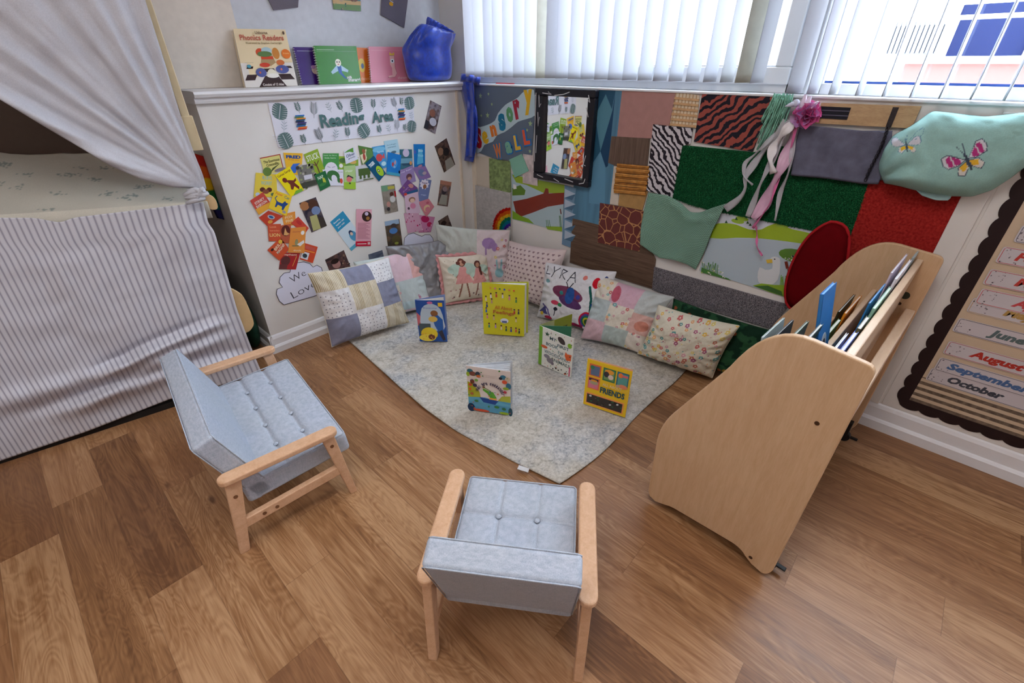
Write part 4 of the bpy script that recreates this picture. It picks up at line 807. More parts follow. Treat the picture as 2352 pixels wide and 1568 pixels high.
# artificial grass and carpets
n = Nt('artificial_grass', .9, .1); v = n.noise(n.pos(), 240, 3); n.col(n.ramp(v, [(.35, lin((14, 70, 42))), (.55, lin((34, 112, 68))), (.75, lin((74, 156, 98)))])); n.bump(v, .9, .006); M_grass = n.m
n = Nt('grey_carpet', .95, .05); v = n.noise(n.pos(), 260, 2); n.col(n.ramp(v, [(.35, lin((74, 72, 80))), (.65, lin((166, 160, 166)))])); n.bump(v, .8, .004); M_gcar = n.m
n = Nt('red_carpet', .95, .05); v = n.noise(n.pos(), 120, 3); n.col(n.ramp(v, [(.3, lin((134, 26, 26))), (.7, lin((176, 50, 44)))])); n.bump(v, .5, .004); M_rcar = n.m
def tufts(px, z, d, mat, parent, seed, num, hgt):
    """short raised blades over a mat"""
    P = np.array(QB([z(p) for p in px], d)); R = np.random.RandomState(seed); lo = P.min(0); hi = P.max(0)
    y = R.uniform(lo[1], hi[1], num); zz = R.uniform(lo[2], hi[2], num); ins = np.zeros(num, bool); j = len(P)-1
    for i in range(len(P)):
        c = ((P[i, 2] > zz) != (P[j, 2] > zz)) & (y < (P[j, 1]-P[i, 1])*(zz-P[i, 2])/(P[j, 2]-P[i, 2]+1e-12)+P[i, 1]); ins ^= c; j = i
    y, zz = y[ins], zz[ins]; m = len(y); a = R.uniform(0, 2*math.pi, m); w = .0016
    b = np.stack([np.full(m, xB-d), y, zz], 1); tv = np.stack([np.zeros(m), np.cos(a), np.sin(a)], 1)*w
    tip = b+np.stack([-R.uniform(.5, 1, m)*hgt, R.uniform(-1, 1, m)*hgt*.7, R.uniform(-1.2, .3, m)*hgt*.7], 1)
    V = np.stack([b-tv, b+tv, tip], 1).reshape(-1, 3); return link('pile', V, np.arange(3*m).reshape(-1, 3), mat, parent)
GP = [(770, 632), (1450, 700), (1700, 640), (2600, 870), (2360, 1500), (1950, 1432), (1000, 1240), (850, 1198), (680, 1132)]
g_ = slabB('grass_mat', GP, Z6, .002, .006, M_grass, 'large dark green artificial grass mat', 'mat', GS)
tufts(GP, Z6, .008, M_grass, g_, 3, 26000, .010)
RP = [onx(1998, 412), onx(2280, 430)]; zb = onx(2165, 641)[2]; yl = onx(1950, 560)[1]
rc = MB().prism([(xB-.009, p[1], p[2]) for p in (RP[0], RP[1])]+[(xB-.009, onx(2165, 641)[1], zb), (xB-.009, yl, zb)], [(xB-.001, p[1], p[2]) for p in (RP[0], RP[1])]+[(xB-.001, onx(2165, 641)[1], zb), (xB-.001, yl, zb)])
tag(rc.build('carpet_sample', M_rcar), 'brick red carpet rectangle hanging behind the book rack', 'mat', GS)
CP = [(1045, 598), (2115, 900), (1985, 1092), (1210, 858), (1030, 775)]
cc = slabB('carpet_sample', CP, Z8, .002, .006, M_gcar, 'speckled grey carpet strip below the pond poster', 'mat', GS)
tufts(CP, Z8, .008, M_gcar, cc, 5, 9000, .005)
M_plank = wood('dark_plank_print', (62, 44, 34), (128, 102, 84), (1, 1.4, 30), 2.2, .5)
slabB('wallpaper_sample', [(400, 213), (960, 350), (1060, 540), (1045, 640), (1030, 772), (750, 684), (375, 562)], Z8, .005, .003, M_plank, 'dark brown horizontal plank print sheet above the cushions', 'sample', GS)
def pond2(A):
    A.pp([(1560, 160), (2400, 312), (2330, 420), (2200, 390), (2000, 370), (1800, 370), (1490, 370), (1520, 270)], (208, 214, 226), Z8)
    A.pp(smooth([(1515, 268), (1600, 250), (1700, 262), (1800, 300), (1900, 300), (2000, 255), (2150, 300), (2330, 345), (2300, 415), (2100, 395), (1900, 372), (1700, 366), (1490, 368)], 2), (158, 186, 42), Z8)
    for c in ((1710, 235), (1745, 215), (2060, 265)): u, v = A.uv(c, Z8); A.ell(u, v, .06, .03, (150, 184, 60))
    for x, y in ((1700, 215), (1790, 245), (1810, 262), (1620, 240)): A.pp([(x, y-14), (x+12, y+10), (x-12, y+8)], (34, 84, 44), Z8)
    u, v = A.uv((2170, 510), Z8); A.ell(u, v, .14, .085, (88, 132, 44)); A.specks(14, .006, [WHT, (200, 220, 180)], 3, (u-.1, v-.07, u+.1, v))
    A.pp(smooth([(1885, 600), (1930, 620), (1985, 610), (1985, 560), (1970, 530), (2000, 515), (2045, 530), (2048, 600), (2030, 700), (1960, 745), (1890, 730), (1868, 680)], 2), (218, 222, 226), Z8)
    A.pp([(1935, 540), (1985, 535), (1988, 565), (1945, 568)], (222, 188, 70), Z8); u, v = A.uv((2005, 535), Z8); A.ell(u, v, .007, .008, (40, 40, 50))
    A.pp([(1830, 745), (1900, 728), (2000, 740), (2110, 740), (2095, 838), (1960, 795)], (140, 178, 44), Z8); A.pp([(1840, 748), (1950, 745), (2060, 790), (2070, 828), (1960, 790)], (60, 110, 50), Z8)
    A.pp([(1425, 600), (1520, 640), (1640, 690), (1660, 705), (1420, 640)], (70, 130, 60), Z8)
    for k in range(12): x = 1440+k*10; A.pl([(x, 615+k*4), (x-12+(k*7) % 30, 555+(k*13) % 30)], .003, (80, 134, 60), Z8)
    for k in range(9): x = 2050+k*9; A.pl([(x, 740), (x+8-(k*5) % 16, 660+(k*17) % 40)], .003, (120, 170, 60), Z8)
    A.pl([(2120, 690), (2110, 610)], .0035, (110, 60, 40), Z8); A.pl([(2108, 608), (2096, 552)], .012, (120, 44, 30), Z8); A.specks(18, .005, [WHT, (190, 214, 120)], 8, (.02, .1, .28, .26))
art([(1560, 158), (2440, 320), (2200, 910), (2080, 836), (1405, 622)], Z8, .003, (182, 198, 210), 'large pond poster with a white duck and lily pad', pond2, M_gloss, .001, 'pond_poster', 'poster')

# ------------------------------------------------------------------ mirror in a black wrapped frame
mo = QB([(1231, 200), (1369, 207), (1356, 430), (1229, 409)], .03); mi_ = QB([(1252, 219), (1354, 225), (1339, 413), (1245, 397)], .03)
def rectq(q): y0 = (q[0][1]+q[3][1])/2; y1 = (q[1][1]+q[2][1])/2; z1 = (q[0][2]+q[1][2])/2; z0 = (q[2][2]+q[3][2])/2; return y0, y1, z0, z1
oy0, oy1, oz0, oz1 = rectq(mo); iy0, iy1, iz0, iz1 = rectq(mi_)
mr = thing('wall_mirror', (xB-.02, (oy0+oy1)/2, oz0), 'upright mirror in a black plastic wrapped frame with white scuffs', 'mirror')
fr = MB(); XF, XK = xB-.045, xB-.008
for a, b in (((XF, oy1, oz1-(oz1-iz1)), (XK, oy0, oz1)), ((XF, oy1, oz0), (XK, oy0, iz0)), ((XF, oy1, iz0), (XK, iy1, iz1)), ((XF, iy0, iz0), (XK, oy0, iz1))): fr.box(a, b)
M_wrap = flat('black_wrap', (20, 19, 30), .35, .45, .1, 30, bump=.5, bsc=60)
fo = fr.build('frame', M_wrap, mr, bevel=.006, seg=3)
A = Art([(XF-.0006, oy0, oz1), (XF-.0006, oy1, oz1), (XF-.0006, oy1, oz0), (XF-.0006, oy0, oz0)], NB, None, .0004)
for P in ([(.08, .93), (.09, .8), (.12, .84)], [(.14, .95), (.3, .94), (.24, .965)], [(.35, .93), (.5, .945), (.6, .97)], [(.9, .95), (.93, .88), (.9, .9)], [(.88, .83), (.92, .74)], [(.07, .75), (.08, .6), (.1, .7)], [(.06, .5), (.05, .3)], [(.2, .03), (.08, .05)], [(.4, .04), (.5, .012)], [(.93, .35), (.9, .25), (.94, .24)], [(.85, .03), (.93, .05), (.95, .1)], [(.03, .95), (.02, .6), (.03, .2)], [(.6, .06), (.75, .04)]):
    A.line(P, .0045, (206, 204, 206))
A.build('scuff_marks', M_print, fo)
n = Nt('mirror_glass', .02, .5); n.b.inputs['Metallic'].default_value = 1; n.col(tuple(lin((238, 240, 240))))
MB().box((XK-.012, iy1-.004, iz0-.004), (XK-.004, iy0+.004, iz1+.004)).build('mirror_glass', n.m, mr)

# ------------------------------------------------------------------ hanging cloths
def curve(P, n):
    P = np.array(P, float); d = np.r_[0, np.cumsum(np.linalg.norm(np.diff(P, axis=0), axis=1))]; t = np.linspace(0, d[-1], n)
    Q = np.stack([np.interp(t, d, P[:, i]) for i in range(P.shape[1])], 1); K = max(1, n//30)
    for _ in range(K*2): Q[1:-1] = (Q[:-2]+2*Q[1:-1]+Q[2:])/4
    return Q
def coons(top, bot, left, right, nu, nv):
    T_, B_, L_, R_ = curve(top, nu), curve(bot, nu), curve(left, nv), curve(right, nv)
    L_[0] = T_[0]; L_[-1] = B_[0]; R_[0] = T_[-1]; R_[-1] = B_[-1]
    u = np.linspace(0, 1, nu)[None, :, None]; v = np.linspace(0, 1, nv)[:, None, None]
    S = (1-v)*T_[None]+v*B_[None]+(1-u)*L_[:, None]+u*R_[:, None]-((1-u)*(1-v)*T_[0]+u*(1-v)*T_[-1]+(1-u)*v*B_[0]+u*v*B_[-1])
    U, V = np.meshgrid(u.ravel(), v.ravel()); return S.reshape(-1, S.shape[-1]), U.ravel(), V.ravel()
def hang(name, edges, z, X0, off, nu, nv, mat, label, cat, group=None, cols=None, th=.003, parent=None):
    """cloth over the window wall; off(U,V)->distance from the wall"""
    S, U, V = coons(*[[z(p) for p in e] for e in edges], nu, nv); D = off(U, V); P = np.array([onx(a, b, X0-d) for (a, b), d in zip(S, D)])
    F = grid(nu, nv)[:, ::-1]; o = link(name, P, F, mat, parent, smooth=True, uvs=np.stack([U, 1-V], 1), cols=cols(U, V) if cols else None)
    m = o.modifiers.new('solid', 'SOLIDIFY'); m.thickness = th; m.offset = 1
    return tag(o, label, cat, group) if label else o
n = Nt('knitted_mint', .95, .05); uv = n.sep(n.uv())
kx = n.math('MULTIPLY', uv[0], 36.); ky = n.math('MULTIPLY', uv[1], 36.)
vv = n.math('ABSOLUTE', n.math('SUBTRACT', n.math('FRACT', kx), .5)); st_ = n.math('FRACT', n.math('ADD', ky, n.math('MULTIPLY', vv, 1.2)))
hgt = n.math('MULTIPLY', n.math('SINE', n.math('MULTIPLY', st_, math.pi)), n.math('SUBTRACT', 1., n.math('MULTIPLY', n.math('ABSOLUTE', n.math('SUBTRACT', n.math('MULTIPLY', vv, 4.), 1.)), .8)))
n.col(n.ramp(hgt, [(.0, lin((84, 126, 106))), (.55, lin((172, 216, 196)))])); n.bump(hgt, .8, .006); M_knit = n.m
hang('knitted_cloth', ([(455, 1082), (640, 1110), (760, 1180), (850, 1268), (940, 1272), (1050, 1228), (1192, 1182)], [(373, 1570), (470, 1640), (560, 1700), (700, 1720), (820, 1760), (900, 1810)], [(455, 1082), (410, 1250), (380, 1420), (373, 1570)], [(1192, 1182), (1060, 1440), (985, 1640), (900, 1810)]), Z6, xB-.010,
     lambda U, V: .012+.02*np.sin(U*9+V*2)*V*.5+.016*np.exp(-((V-U*.25)/.10)**2)*np.sin(U*math.pi)+.01*fbm(U*5, V*5, 3), 70, 70, M_knit, 'mint green knitted square pinned by its corners', 'cloth', GS)
M_towel = flat('dark_grey_towel', (104, 104, 122), .95, .05, .22, 25, bump=.7, bsc=300)
hang('towel_sample', ([(1838, 288), (1900, 292), (1980, 300), (2050, 300)], [(1818, 401), (1900, 408), (1980, 420), (2018, 421)], [(1838, 288), (1826, 340), (1818, 401)], [(2050, 300), (2044, 360), (2018, 421)]), ID, xB-.008,
     lambda U, V: .008+.01*V+.006*np.sin(U*14)*V+.005*np.exp(-((V-.97)/.02)**2), 60, 30, M_towel, 'charcoal grey towelling cloth with a hem under the wooden board', 'cloth', GS, th=.006)
# mint pillow tied to the wall
def bfly(Pt_, cx, cy, s, c1, rot):
    pass
class Paint:
    """painting on an (n,2) set of metric points -> colours"""
    def __init__(s, X, Y, base): s.X, s.Y = X, Y; s.C = np.tile(np.array(base, float), (len(X), 1))
    def msk(s, m, c, a=1.): s.C[m] = s.C[m]*(1-a)+np.array(c, float)*a; return s
    def rect(s, x0, y0, x1, y1, c, a=1.): return s.msk((s.X >= x0) & (s.X < x1) & (s.Y >= y0) & (s.Y < y1), c, a)
    def ell(s, cx, cy, rx, ry, c, rot=0, a=1.):
        r = math.radians(rot); dx, dy = s.X-cx, s.Y-cy; x = dx*math.cos(r)+dy*math.sin(r); y = -dx*math.sin(r)+dy*math.cos(r); return s.msk((x/rx)**2+(y/ry)**2 < 1, c, a)
    def line(s, P, w, c):
        for (x0, y0), (x1, y1) in zip(P[:-1], P[1:]):
            dx, dy = x1-x0, y1-y0; t = np.clip(((s.X-x0)*dx+(s.Y-y0)*dy)/(dx*dx+dy*dy+1e-12), 0, 1); s.msk(np.hypot(s.X-x0-t*dx, s.Y-y0-t*dy) < w/2, c)
        return s
    def poly(s, P, c, a=1.):
        ins = np.zeros(len(s.X), bool); j = len(P)-1
        for i in range(len(P)):
            xi, yi = P[i]; xj, yj = P[j]; ins ^= ((yi > s.Y) != (yj > s.Y)) & (s.X < (xj-xi)*(s.Y-yi)/(yj-yi+1e-12)+xi); j = i
        return s.msk(ins, c, a)
    def nz(s, amp, f, seed=1): s.C *= (1+amp*(fbm(s.X*f, s.Y*f, seed)-.5))[:, None]; return s
    def out(s): return lin(np.clip(s.C, 0, 255))
def butterfly(P, cx, cy, s, rot, up, lo_, ln=(80, 90, 110)):
    r = math.radians(rot)
    def q(x, y): return (cx+s*(x*math.cos(r)-y*math.sin(r)), cy+s*(x*math.sin(r)+y*math.cos(r)))
    for sd in (-1, 1):
        w = [q(sd*.06, .05), q(sd*.75, .62), q(sd*1.05, .6), q(sd*1.15, .25), q(sd*1.0, 0), q(sd*.5, -.05)]; P.poly(w, (214, 214, 222)); P.line(w+[w[0]], s*.045, ln)
        if up: P.poly([q(sd*.3, .2), q(sd*.62, .48), q(sd*.62, -.02), q(sd*.32, .0)], up); P.poly([q(sd*.68, .52), q(sd*.92, .5), q(sd*.92, .05), q(sd*.68, .0)], up)
        w = [q(sd*.05, 0), q(sd*.55, -.15), q(sd*.68, -.45), q(sd*.42, -.62), q(sd*.1, -.35)]; P.poly(w, (220, 214, 206)); P.poly([q(sd*.07, -.02), q(sd*.5, -.18), q(sd*.42, -.42), q(sd*.12, -.3)], lo_); P.line(w+[w[0]], s*.04, ln)
    P.line([q(0, .25), q(0, -.45)], s*.13, (70, 80, 96)); P.line([q(0, .25), q(-.18, .75)], s*.035, ln); P.line([q(0, .25), q(.12, .8)], s*.035, ln)
ed = ([(650, 690), (690, 580), (760, 470), (900, 400), (1075, 275), (1290, 300), (1500, 325), (1825, 290), (2010, 330)], [(690, 850), (800, 870), (930, 905), (1200, 955), (1400, 958), (1560, 905), (1720, 800), (1860, 690), (1990, 560)], [(650, 690), (645, 740), (665, 800), (690, 850)], [(2010, 330), (2040, 430), (2020, 500), (1990, 560)])
def mcol(U, V):
    S, _, _ = coons(*ed, 150, 90); P = Paint(S[:, 0], -S[:, 1], (158, 200, 194)); P.nz(.10, .01, 4)
    butterfly(P, 1362, -668, 175, 26, (186, 60, 130), (232, 184, 60)); butterfly(P, 868, -548, 105, 5, None, (232, 190, 50), (110, 150, 170)); P.line([(900, -500), (960, -430), (1015, -405), (1000, -460), (930, -510)], 4, (110, 150, 170))
    return P.out()
def moff(U, V):
    e = np.clip(1-(2*U-1)**6, 0, 1)**.5*np.clip(1-(2*V-1)**4, 0, 1)**.5
    return .012+.10*e+.012*(fbm(U*7, V*4, 6)-.5)*e+.012*np.sin(U*30)*np.exp(-((V-.03)/.05)**2)+.010*np.sin(V*16+U*9)*np.exp(-((U-.12)/.1)**2)
mp = hang('pillow', ed, Z7, xB-.012, moff, 150, 90, M_cloth, 'mint green pillow printed with butterflies, hung on the wall under the right window', 'pillow', cols=mcol, th=.004)
hang('flap', ([(930, 905), (1050, 935), (1235, 955)], [(990, 960), (1100, 998), (1200, 1000)], [(930, 905), (960, 935), (990, 960)], [(1235, 955), (1225, 980), (1200, 1000)]), Z7, xB-.012, lambda U, V: .035+.01*V, 14, 8, fm((158, 188, 188), .9), None, None, parent=mp)
# wooden board with hook strips and chain
bd = thing('busy_board', onx(1990, 285, xB-.02), 'narrow plywood board with black hook strips and a hanging chain', 'board', None)
M_ply = wood('rough_ply', (168, 134, 96), (206, 172, 130), (3, 3, 14), 5, .5)
slabB('panel', [(165, 200), (985, 228), (905, 410), (112, 368)], Z7, .004, .012, M_ply, None, None, parent=bd, bevel=.001)
slabB('hook_strip', [(162, 228), (408, 240), (375, 338), (140, 325)], Z7, .0165, .003, flat('hook_tape', (34, 34, 44), .8, bump=.6), None, None, parent=bd)
for k in range(2): slabB('tape_ridge', [(170-k*8, 256+k*38), (398-k*10, 266+k*38), (395-k*10, 274+k*38), (168-k*8, 264+k*38)], Z7, .0196, .0015, fm((92, 88, 104)), None, None, parent=bd)
slabB('strap', [(752, 235), (802, 237), (735, 402), (690, 398)], Z7, .0165, .003, flat('dark_strap', (52, 44, 44), .7, nz=.3, sc=90), None, None, parent=bd)
ch = MB()
for i in range(24):
    f = i/23; c = onx(*Z7((712-172*f+10*math.sin(f*5), 395+430*f)), xB-.034-.004*(i % 2)); pts = []
    for k in range(10):
        a = 2*math.pi*k/10; y_, z_ = .0042*math.cos(a), .0088*math.sin(a); pts.append(c+(np.array([0, y_, z_]) if i % 2 else np.array([y_, 0, z_])))
    ch.tube(pts, .0014, 5, True)
ch.build('chain', flat('dark_metal', (50, 48, 54), .35, metal=.8), bd, smooth=True)

# ------------------------------------------------------------------ streamers with yarn and pompom
sm = thing('ribbon_streamer', onx(1835, 240, xB-.03), 'bunch of white and pink ribbons with mint yarn and a pink tulle pompom', 'streamer')
n = Nt('organza', .5, .3); n.col(tuple(lin((222, 218, 226)))); n.b.inputs['Alpha'].default_value = .5; M_org = n.m
M_pk = flat('pink_satin', (214, 170, 196), .4, .5, .08); M_pk2 = flat('hot_pink_ribbon', (222, 120, 170), .4, .4, .1)
def ribbon(P, w, mat, d0, nm='ribbon', seed=0):
    P = curve([Z6(p) for p in P], 26); n_ = len(P); V = []
    for i in range(n_):
        a = P[max(i-1, 0)]; b = P[min(i+1, n_-1)]; t = (b-a)/np.linalg.norm(b-a); nn = np.array([-t[1], t[0]]); tw = w*(.7+.3*math.sin(i*.55+seed))/4.127/2
        dd = d0+.012*math.sin(i*.4+seed)+.0006*i
        for k, s in enumerate((-1, -.33, .33, 1)): q = P[i]+nn*tw*s; V.append(onx(q[0], q[1], xB-dd-.006*math.sin(k*2+i*.5+seed)))
    o = link(nm, V, grid(4, n_), mat, sm, smooth=True); m = o.modifiers.new('solid', 'SOLIDIFY'); m.thickness = .0008; return o
ribbon([(1760, 400), (1660, 560), (1540, 690), (1430, 840), (1350, 950), (1385, 1020), (1330, 1130), (1180, 1240)], 70, M_org, .045, seed=1)
ribbon([(1800, 400), (1700, 640), (1600, 820), (1510, 1000), (1440, 1200), (1390, 1310)], 60, M_org, .05, seed=2)
ribbon([(1850, 420), (1790, 640), (1720, 830), (1640, 980), (1560, 1180), (1440, 1330)], 120, M_pk, .04, seed=3)
ribbon([(1865, 420), (1830, 600), (1780, 900), (1700, 1080), (1650, 1350)], 46, M_org, .035, seed=4)
ribbon([(1700, 480), (1560, 620), (1440, 740), (1360, 800), (1350, 930), (1440, 1010)], 40, M_org, .05, seed=5)
ribbon([(1830, 420), (1720, 520), (1640, 640), (1600, 760), (1640, 900)], 90, flat('white_satin', (232, 226, 228), .5), .06, seed=6)
ribbon([(1860, 430), (1760, 820), (1700, 900), (1600, 1200), (1500, 1330), (1440, 1420)], 26, M_pk2, .036, seed=7)
ribbon([(1470, 1400), (1482, 1480), (1476, 1580), (1490, 1620), (1530, 1680)], 22, M_pk2, .028, seed=8)
R = random.Random(7); yn = MB()
for k in range(80):
    a = (1660+R.uniform(-20, 165), 150+R.uniform(-10, 45)); L = R.uniform(160, 500); b = (a[0]-L*.42+R.uniform(-35, 35), a[1]+L); m_ = ((a[0]+b[0])/2+R.uniform(-5, 25), (a[1]+b[1])/2)
    if b[0] < 1440: continue
    d = R.uniform(.02, .05); P = curve([Z6(a), Z6(m_), Z6(b)], 7); yn.tube([onx(q[0], q[1], xB-d-.008*math.sin(i*2+k)) for i, q in enumerate(P)], .0024, 4)
yn.build('yarn_fringe', flat('mint_yarn', (138, 196, 174), .9, nz=.15, sc=90), sm, smooth=True)
hc = onx(*Z6((1745, 265)), xB-.07); hb = onx(*Z6((1850, 235)), xB-.045)
MB().tube([hb, hb*.5+hc*.5, hc], [.011, .008, .001], 10).ball(hb, .014).build('horn', fm((214, 216, 236), .4), sm, smooth=True)
pc = onx(*Z6((1965, 325)), xB-.05)
for k in range(26):
    d = np.array([R.uniform(-1, .15), R.uniform(-1, 1), R.uniform(-1, 1)]); d /= np.linalg.norm(d); t1 = np.cross(d, (0, .3, 1)); t1 /= np.linalg.norm(t1); t2 = np.cross(d, t1); r = R.uniform(.028, .05); V = []
    for j in range(5):
        for i in range(9): a = 2*math.pi*i/9; rr = .006+.02*j/4*(1+.35*math.sin(i*2.3+k)); V.append(pc+d*r*j/4+t1*rr*math.cos(a)+t2*rr*math.sin(a)+np.array([0, 0, -.008]))
    F = [(j*9+i, j*9+(i+1) % 9, (j+1)*9+(i+1) % 9, (j+1)*9+i) for j in range(4) for i in range(9)]
    if k == 0: pm = MB(); pm2 = MB()
    (pm if k % 3 else pm2).add(V, F)
def tulle(c, a):
    n = Nt('tulle', .7, .1); n.col(tuple(lin(c))); n.b.inputs['Alpha'].default_value = a; return n.m
pp = pm.build('pompom', tulle((222, 96, 160), .75), sm, smooth=True); pm2.build('pompom_lilac', tulle((206, 150, 214), .6), pp, smooth=True)  # some tufts in paler lilac tulle among the pink ones
kn = MB()
for k, (a, b) in enumerate((((1880, 330), (1940, 150)), ((1890, 330), (1990, 170)), ((1880, 340), (2060, 220)), ((1880, 330), (1920, 430)))):
    P = QB([Z6(a), Z6(((a[0]+b[0])/2+12, (a[1]+b[1])/2)), Z6(b)], .06); kn.tube(P, [.006, .013, .004], 6)
kn.build('bow', flat('white_bow', (232, 214, 236), .6), sm, smooth=True)

# red round cushion standing on edge between rack and wall
OUT = curve([(p[0], p[1]) for p in smooth([(1908, 509), (1935, 512), (1950, 530), (1948, 585), (1932, 650), (1895, 698), (1850, 716), (1815, 712), (1803, 690), (1807, 640), (1826, 590), (1852, 548), (1880, 522)], 4)]+[(1908, 509)], 41)[:-1]
cx0, cy0 = OUT.mean(0); V = []; N_ = 40; rings = 7
for sgn in (1, -1):
    for j in range(rings):
        f = j/(rings-1)
        for i in range(N_):
            V.append(onx(cx0+(OUT[i, 0]-cx0)*f, cy0+(OUT[i, 1]-cy0)*f, 2.172)+np.array([-sgn*.026*math.sqrt(max(0, 1-f**4)), 0, 0]))
F = []
for s_ in range(2):
    for j in range(rings-1):
        for i in range(N_): a = s_*rings*N_+j*N_+i; b = s_*rings*N_+j*N_+(i+1) % N_; q = (a, b, b+N_, a+N_); F.append(q if s_ else q[::-1])
rd = weld(link('round_cushion', V, F, flat('dark_red_velour', (98, 6, 14), .9, .05, .1), smooth=True)); tag(rd, 'dark red oval cushion wedged between the book rack and the wall', 'cushion')
MB().tube([V[(rings-1)*N_+i] for i in range(N_)], .006, 6, True).build('piping', flat('red_piping', (168, 16, 26), .8), rd, smooth=True)

# ------------------------------------------------------------------ months display board
YB0, ZB0 = -.207, .186; XD = xB-.004
db = thing('display_board', (XD, -.8, .14), 'beige display board with a dark brown scalloped border right of the rack', 'board')
n = Nt('backing_paper', .7, .2); P_ = n.sep(n.pos()); zz = n.math('FRACT', n.math('MULTIPLY', n.math('SUBTRACT', P_[2], .186), 1/.0285)); low = n.math('LESS_THAN', P_[2], .305)
n.col(n.mix(n.math('MULTIPLY', n.math('LESS_THAN', zz, .5), low), tuple(lin((208, 186, 160))), n.ramp(n.noise(n.scale(n.pos(), (1, 60, 60)), 1), [(.3, lin((92, 78, 68))), (.7, lin((134, 116, 100)))])))
MB().box((XD, -1.6, ZB0-.02), (xB-.0005, YB0+.004, 1.22)).build('backing', n.m, db)
pts = [(YB0, ZB0)]; o_ = []
pitch = .0645
def scal(y, z, dy, dz, cnt):
    L = []
    for k in range(cnt):
        for i in range(8):
            f = i/8; b = .034+.011*abs(math.sin(math.pi*f))**.7; L.append((k+f, b))
    return L
L = scal(0, 0, 0, 0, 17); left = [(YB0+b, ZB0-.012+t*pitch) for t, b in L][::-1]
bot = [(YB0+.02-t*pitch, ZB0-b) for t, b in scal(0, 0, 0, 0, 21)]
poly = [(YB0, left[0][1])]+left+bot+[(bot[-1][0], ZB0)]+[(YB0, ZB0)]
for k in range(1):
    f1 = [(XD-.002, y, z) for y, z in poly]; b1 = [(XD, y, z) for y, z in poly]
MB().prism(f1, b1).build('scalloped_border', fm((38, 22, 24), .6), db)
RD, BL_ = (196, 66, 62), (76, 110, 160)
mths = [('January', .938, -.235, -.262, (70, 80, 96), .115), ('February', .861, -.221, -.262, RD, .165), ('March', .779, -.221, -.296, RD, .125), ('April', .707, -.228, -.318, (206, 76, 84), .105), ('May', .668, -.221, -.313, (186, 150, 90), .082), ('June', .582, -.214, -.306, (92, 112, 116), .10), ('August', .485, -.223, -.293, (180, 50, 44), .150), ('September', .410, -.224, -.256, BL_, .236), ('October', .356, -.218, -.278, (66, 72, 86), .165)]
order = {'May': 0, 'October': 0}
for nm, zt, yl_, yt, c, w_ in mths:
    lay = order.get(nm, 1); h_ = .058; Lc = .42; X = XD-.001-.0015*lay
    A = Art([(X, yl_, zt), (X, yl_-Lc, zt), (X, yl_-Lc, zt-h_), (X, yl_, zt-h_)], NB, (206, 200, 206), .001, outline=[(.0, .12), (.006, .03), (.02, 0), (.98, 0), (1, .1), (1, .9), (.98, 1), (.02, 1), (.006, .97), (0, .88)])
    ec = c if nm not in ('September', 'June') else (70, 70, 84); A.line([(.012, .14), (.02, .05), (.98, .05), (.99, .5), (.98, .95), (.02, .95), (.012, .86), (.012, .14)], .0016, ec)
    A.specks(12, .003, [(120, 112, 120), (90, 84, 92), (180, 172, 180)], hash(nm[0]) % 7 if 0 else len(nm), (.01, .05, .12, .95))
    desc = any(ch_ in nm for ch_ in 'gypJ'); hh = .036 if desc else .029
    A.text(nm, (yl_-yt+w_/2)/Lc, .46 if desc else .52, w_/Lc, hh/h_*1.05, c, -1, .05, .22)
    tag(A.build('month_card', M_gloss), 'distressed white card reading %s on the display board' % nm, 'card', 'month cards on the display board')
# ------------------------------------------------------------------ rug
e = [onz(*p)[:2] for p in [(1285, 1115), (1180, 1060), (1000, 960), (870, 845), (805, 785)]]
edge = curve([(1.015, .689), (.985, .90), (.945, 1.2), (.945, 1.45), (.985, 1.85), (1.03, 2.25), (1.035, 2.40)], 60)
nu, nv = 90, 60; V = []; UV = []
for j in range(nv):
    ex_, ey_ = edge[j]
    for i in range(nu):
        f = i/(nu-1); x = ex_+(2.2-ex_)*f; y0 = .69-.03*math.sin(f*3.0)-.012*math.sin(f*9); y = ey_ if j else y0
        y = y0+(2.40-y0)*(ey_-.689)/(2.40-.689); ed_ = min(f, j/(nv-1))
        z = .007+.004*(vnoise(x*5, y*5, 3)-.3)+.006*math.exp(-(f/.02)**2)*vnoise(y*9, 1, 2)+.006*math.exp(-(j/nv/.02)**2)*vnoise(x*9, 1, 5); V.append((x, y, z)); UV.append((x, y))
n = Nt('rug_weave', .95, .05); p = n.pos()
big = n.noise(p, 3.2, 4, .6); fine = n.noise(p, 95, 4, .7); pat = n.voro(p, 26, 'DISTANCE_TO_EDGE'); med = n.noise(p, 22, 4, .7, 1.2)
t_ = n.math('ADD', n.math('ADD', n.math('MULTIPLY', big, .25), n.math('MULTIPLY', fine, .42)), n.math('ADD', n.math('MULTIPLY', med, .4), n.math('MULTIPLY', pat, .12)))
n.col(n.mix(n.ramp(big, [(.36, (0, 0, 0)), (.56, (.85, .85, .85))]), n.ramp(t_, [(.40, lin((128, 132, 140))), (.52, lin((184, 184, 184))), (.64, lin((214, 213, 210)))]), n.ramp(t_, [(.40, lin((136, 128, 116))), (.55, lin((188, 180, 166))), (.66, lin((208, 202, 192)))]))); n.bump(fine, .6, .004)
rg = link('rug', V, grid(nu, nv), n.m, smooth=True); m = rg.modifiers.new('solid', 'SOLIDIFY'); m.thickness = .006; m.offset = -1
tag(rg, 'worn grey and beige rectangular rug under the cushions and open books', 'rug')
A = Art([onz(1192, 1068, .019), onz(1216, 1076, .019), onz(1213, 1085, .018), onz(1188, 1077, .018)], (0, 0, 1), (214, 214, 216), .001); A.build('care_label', M_cloth, rg)

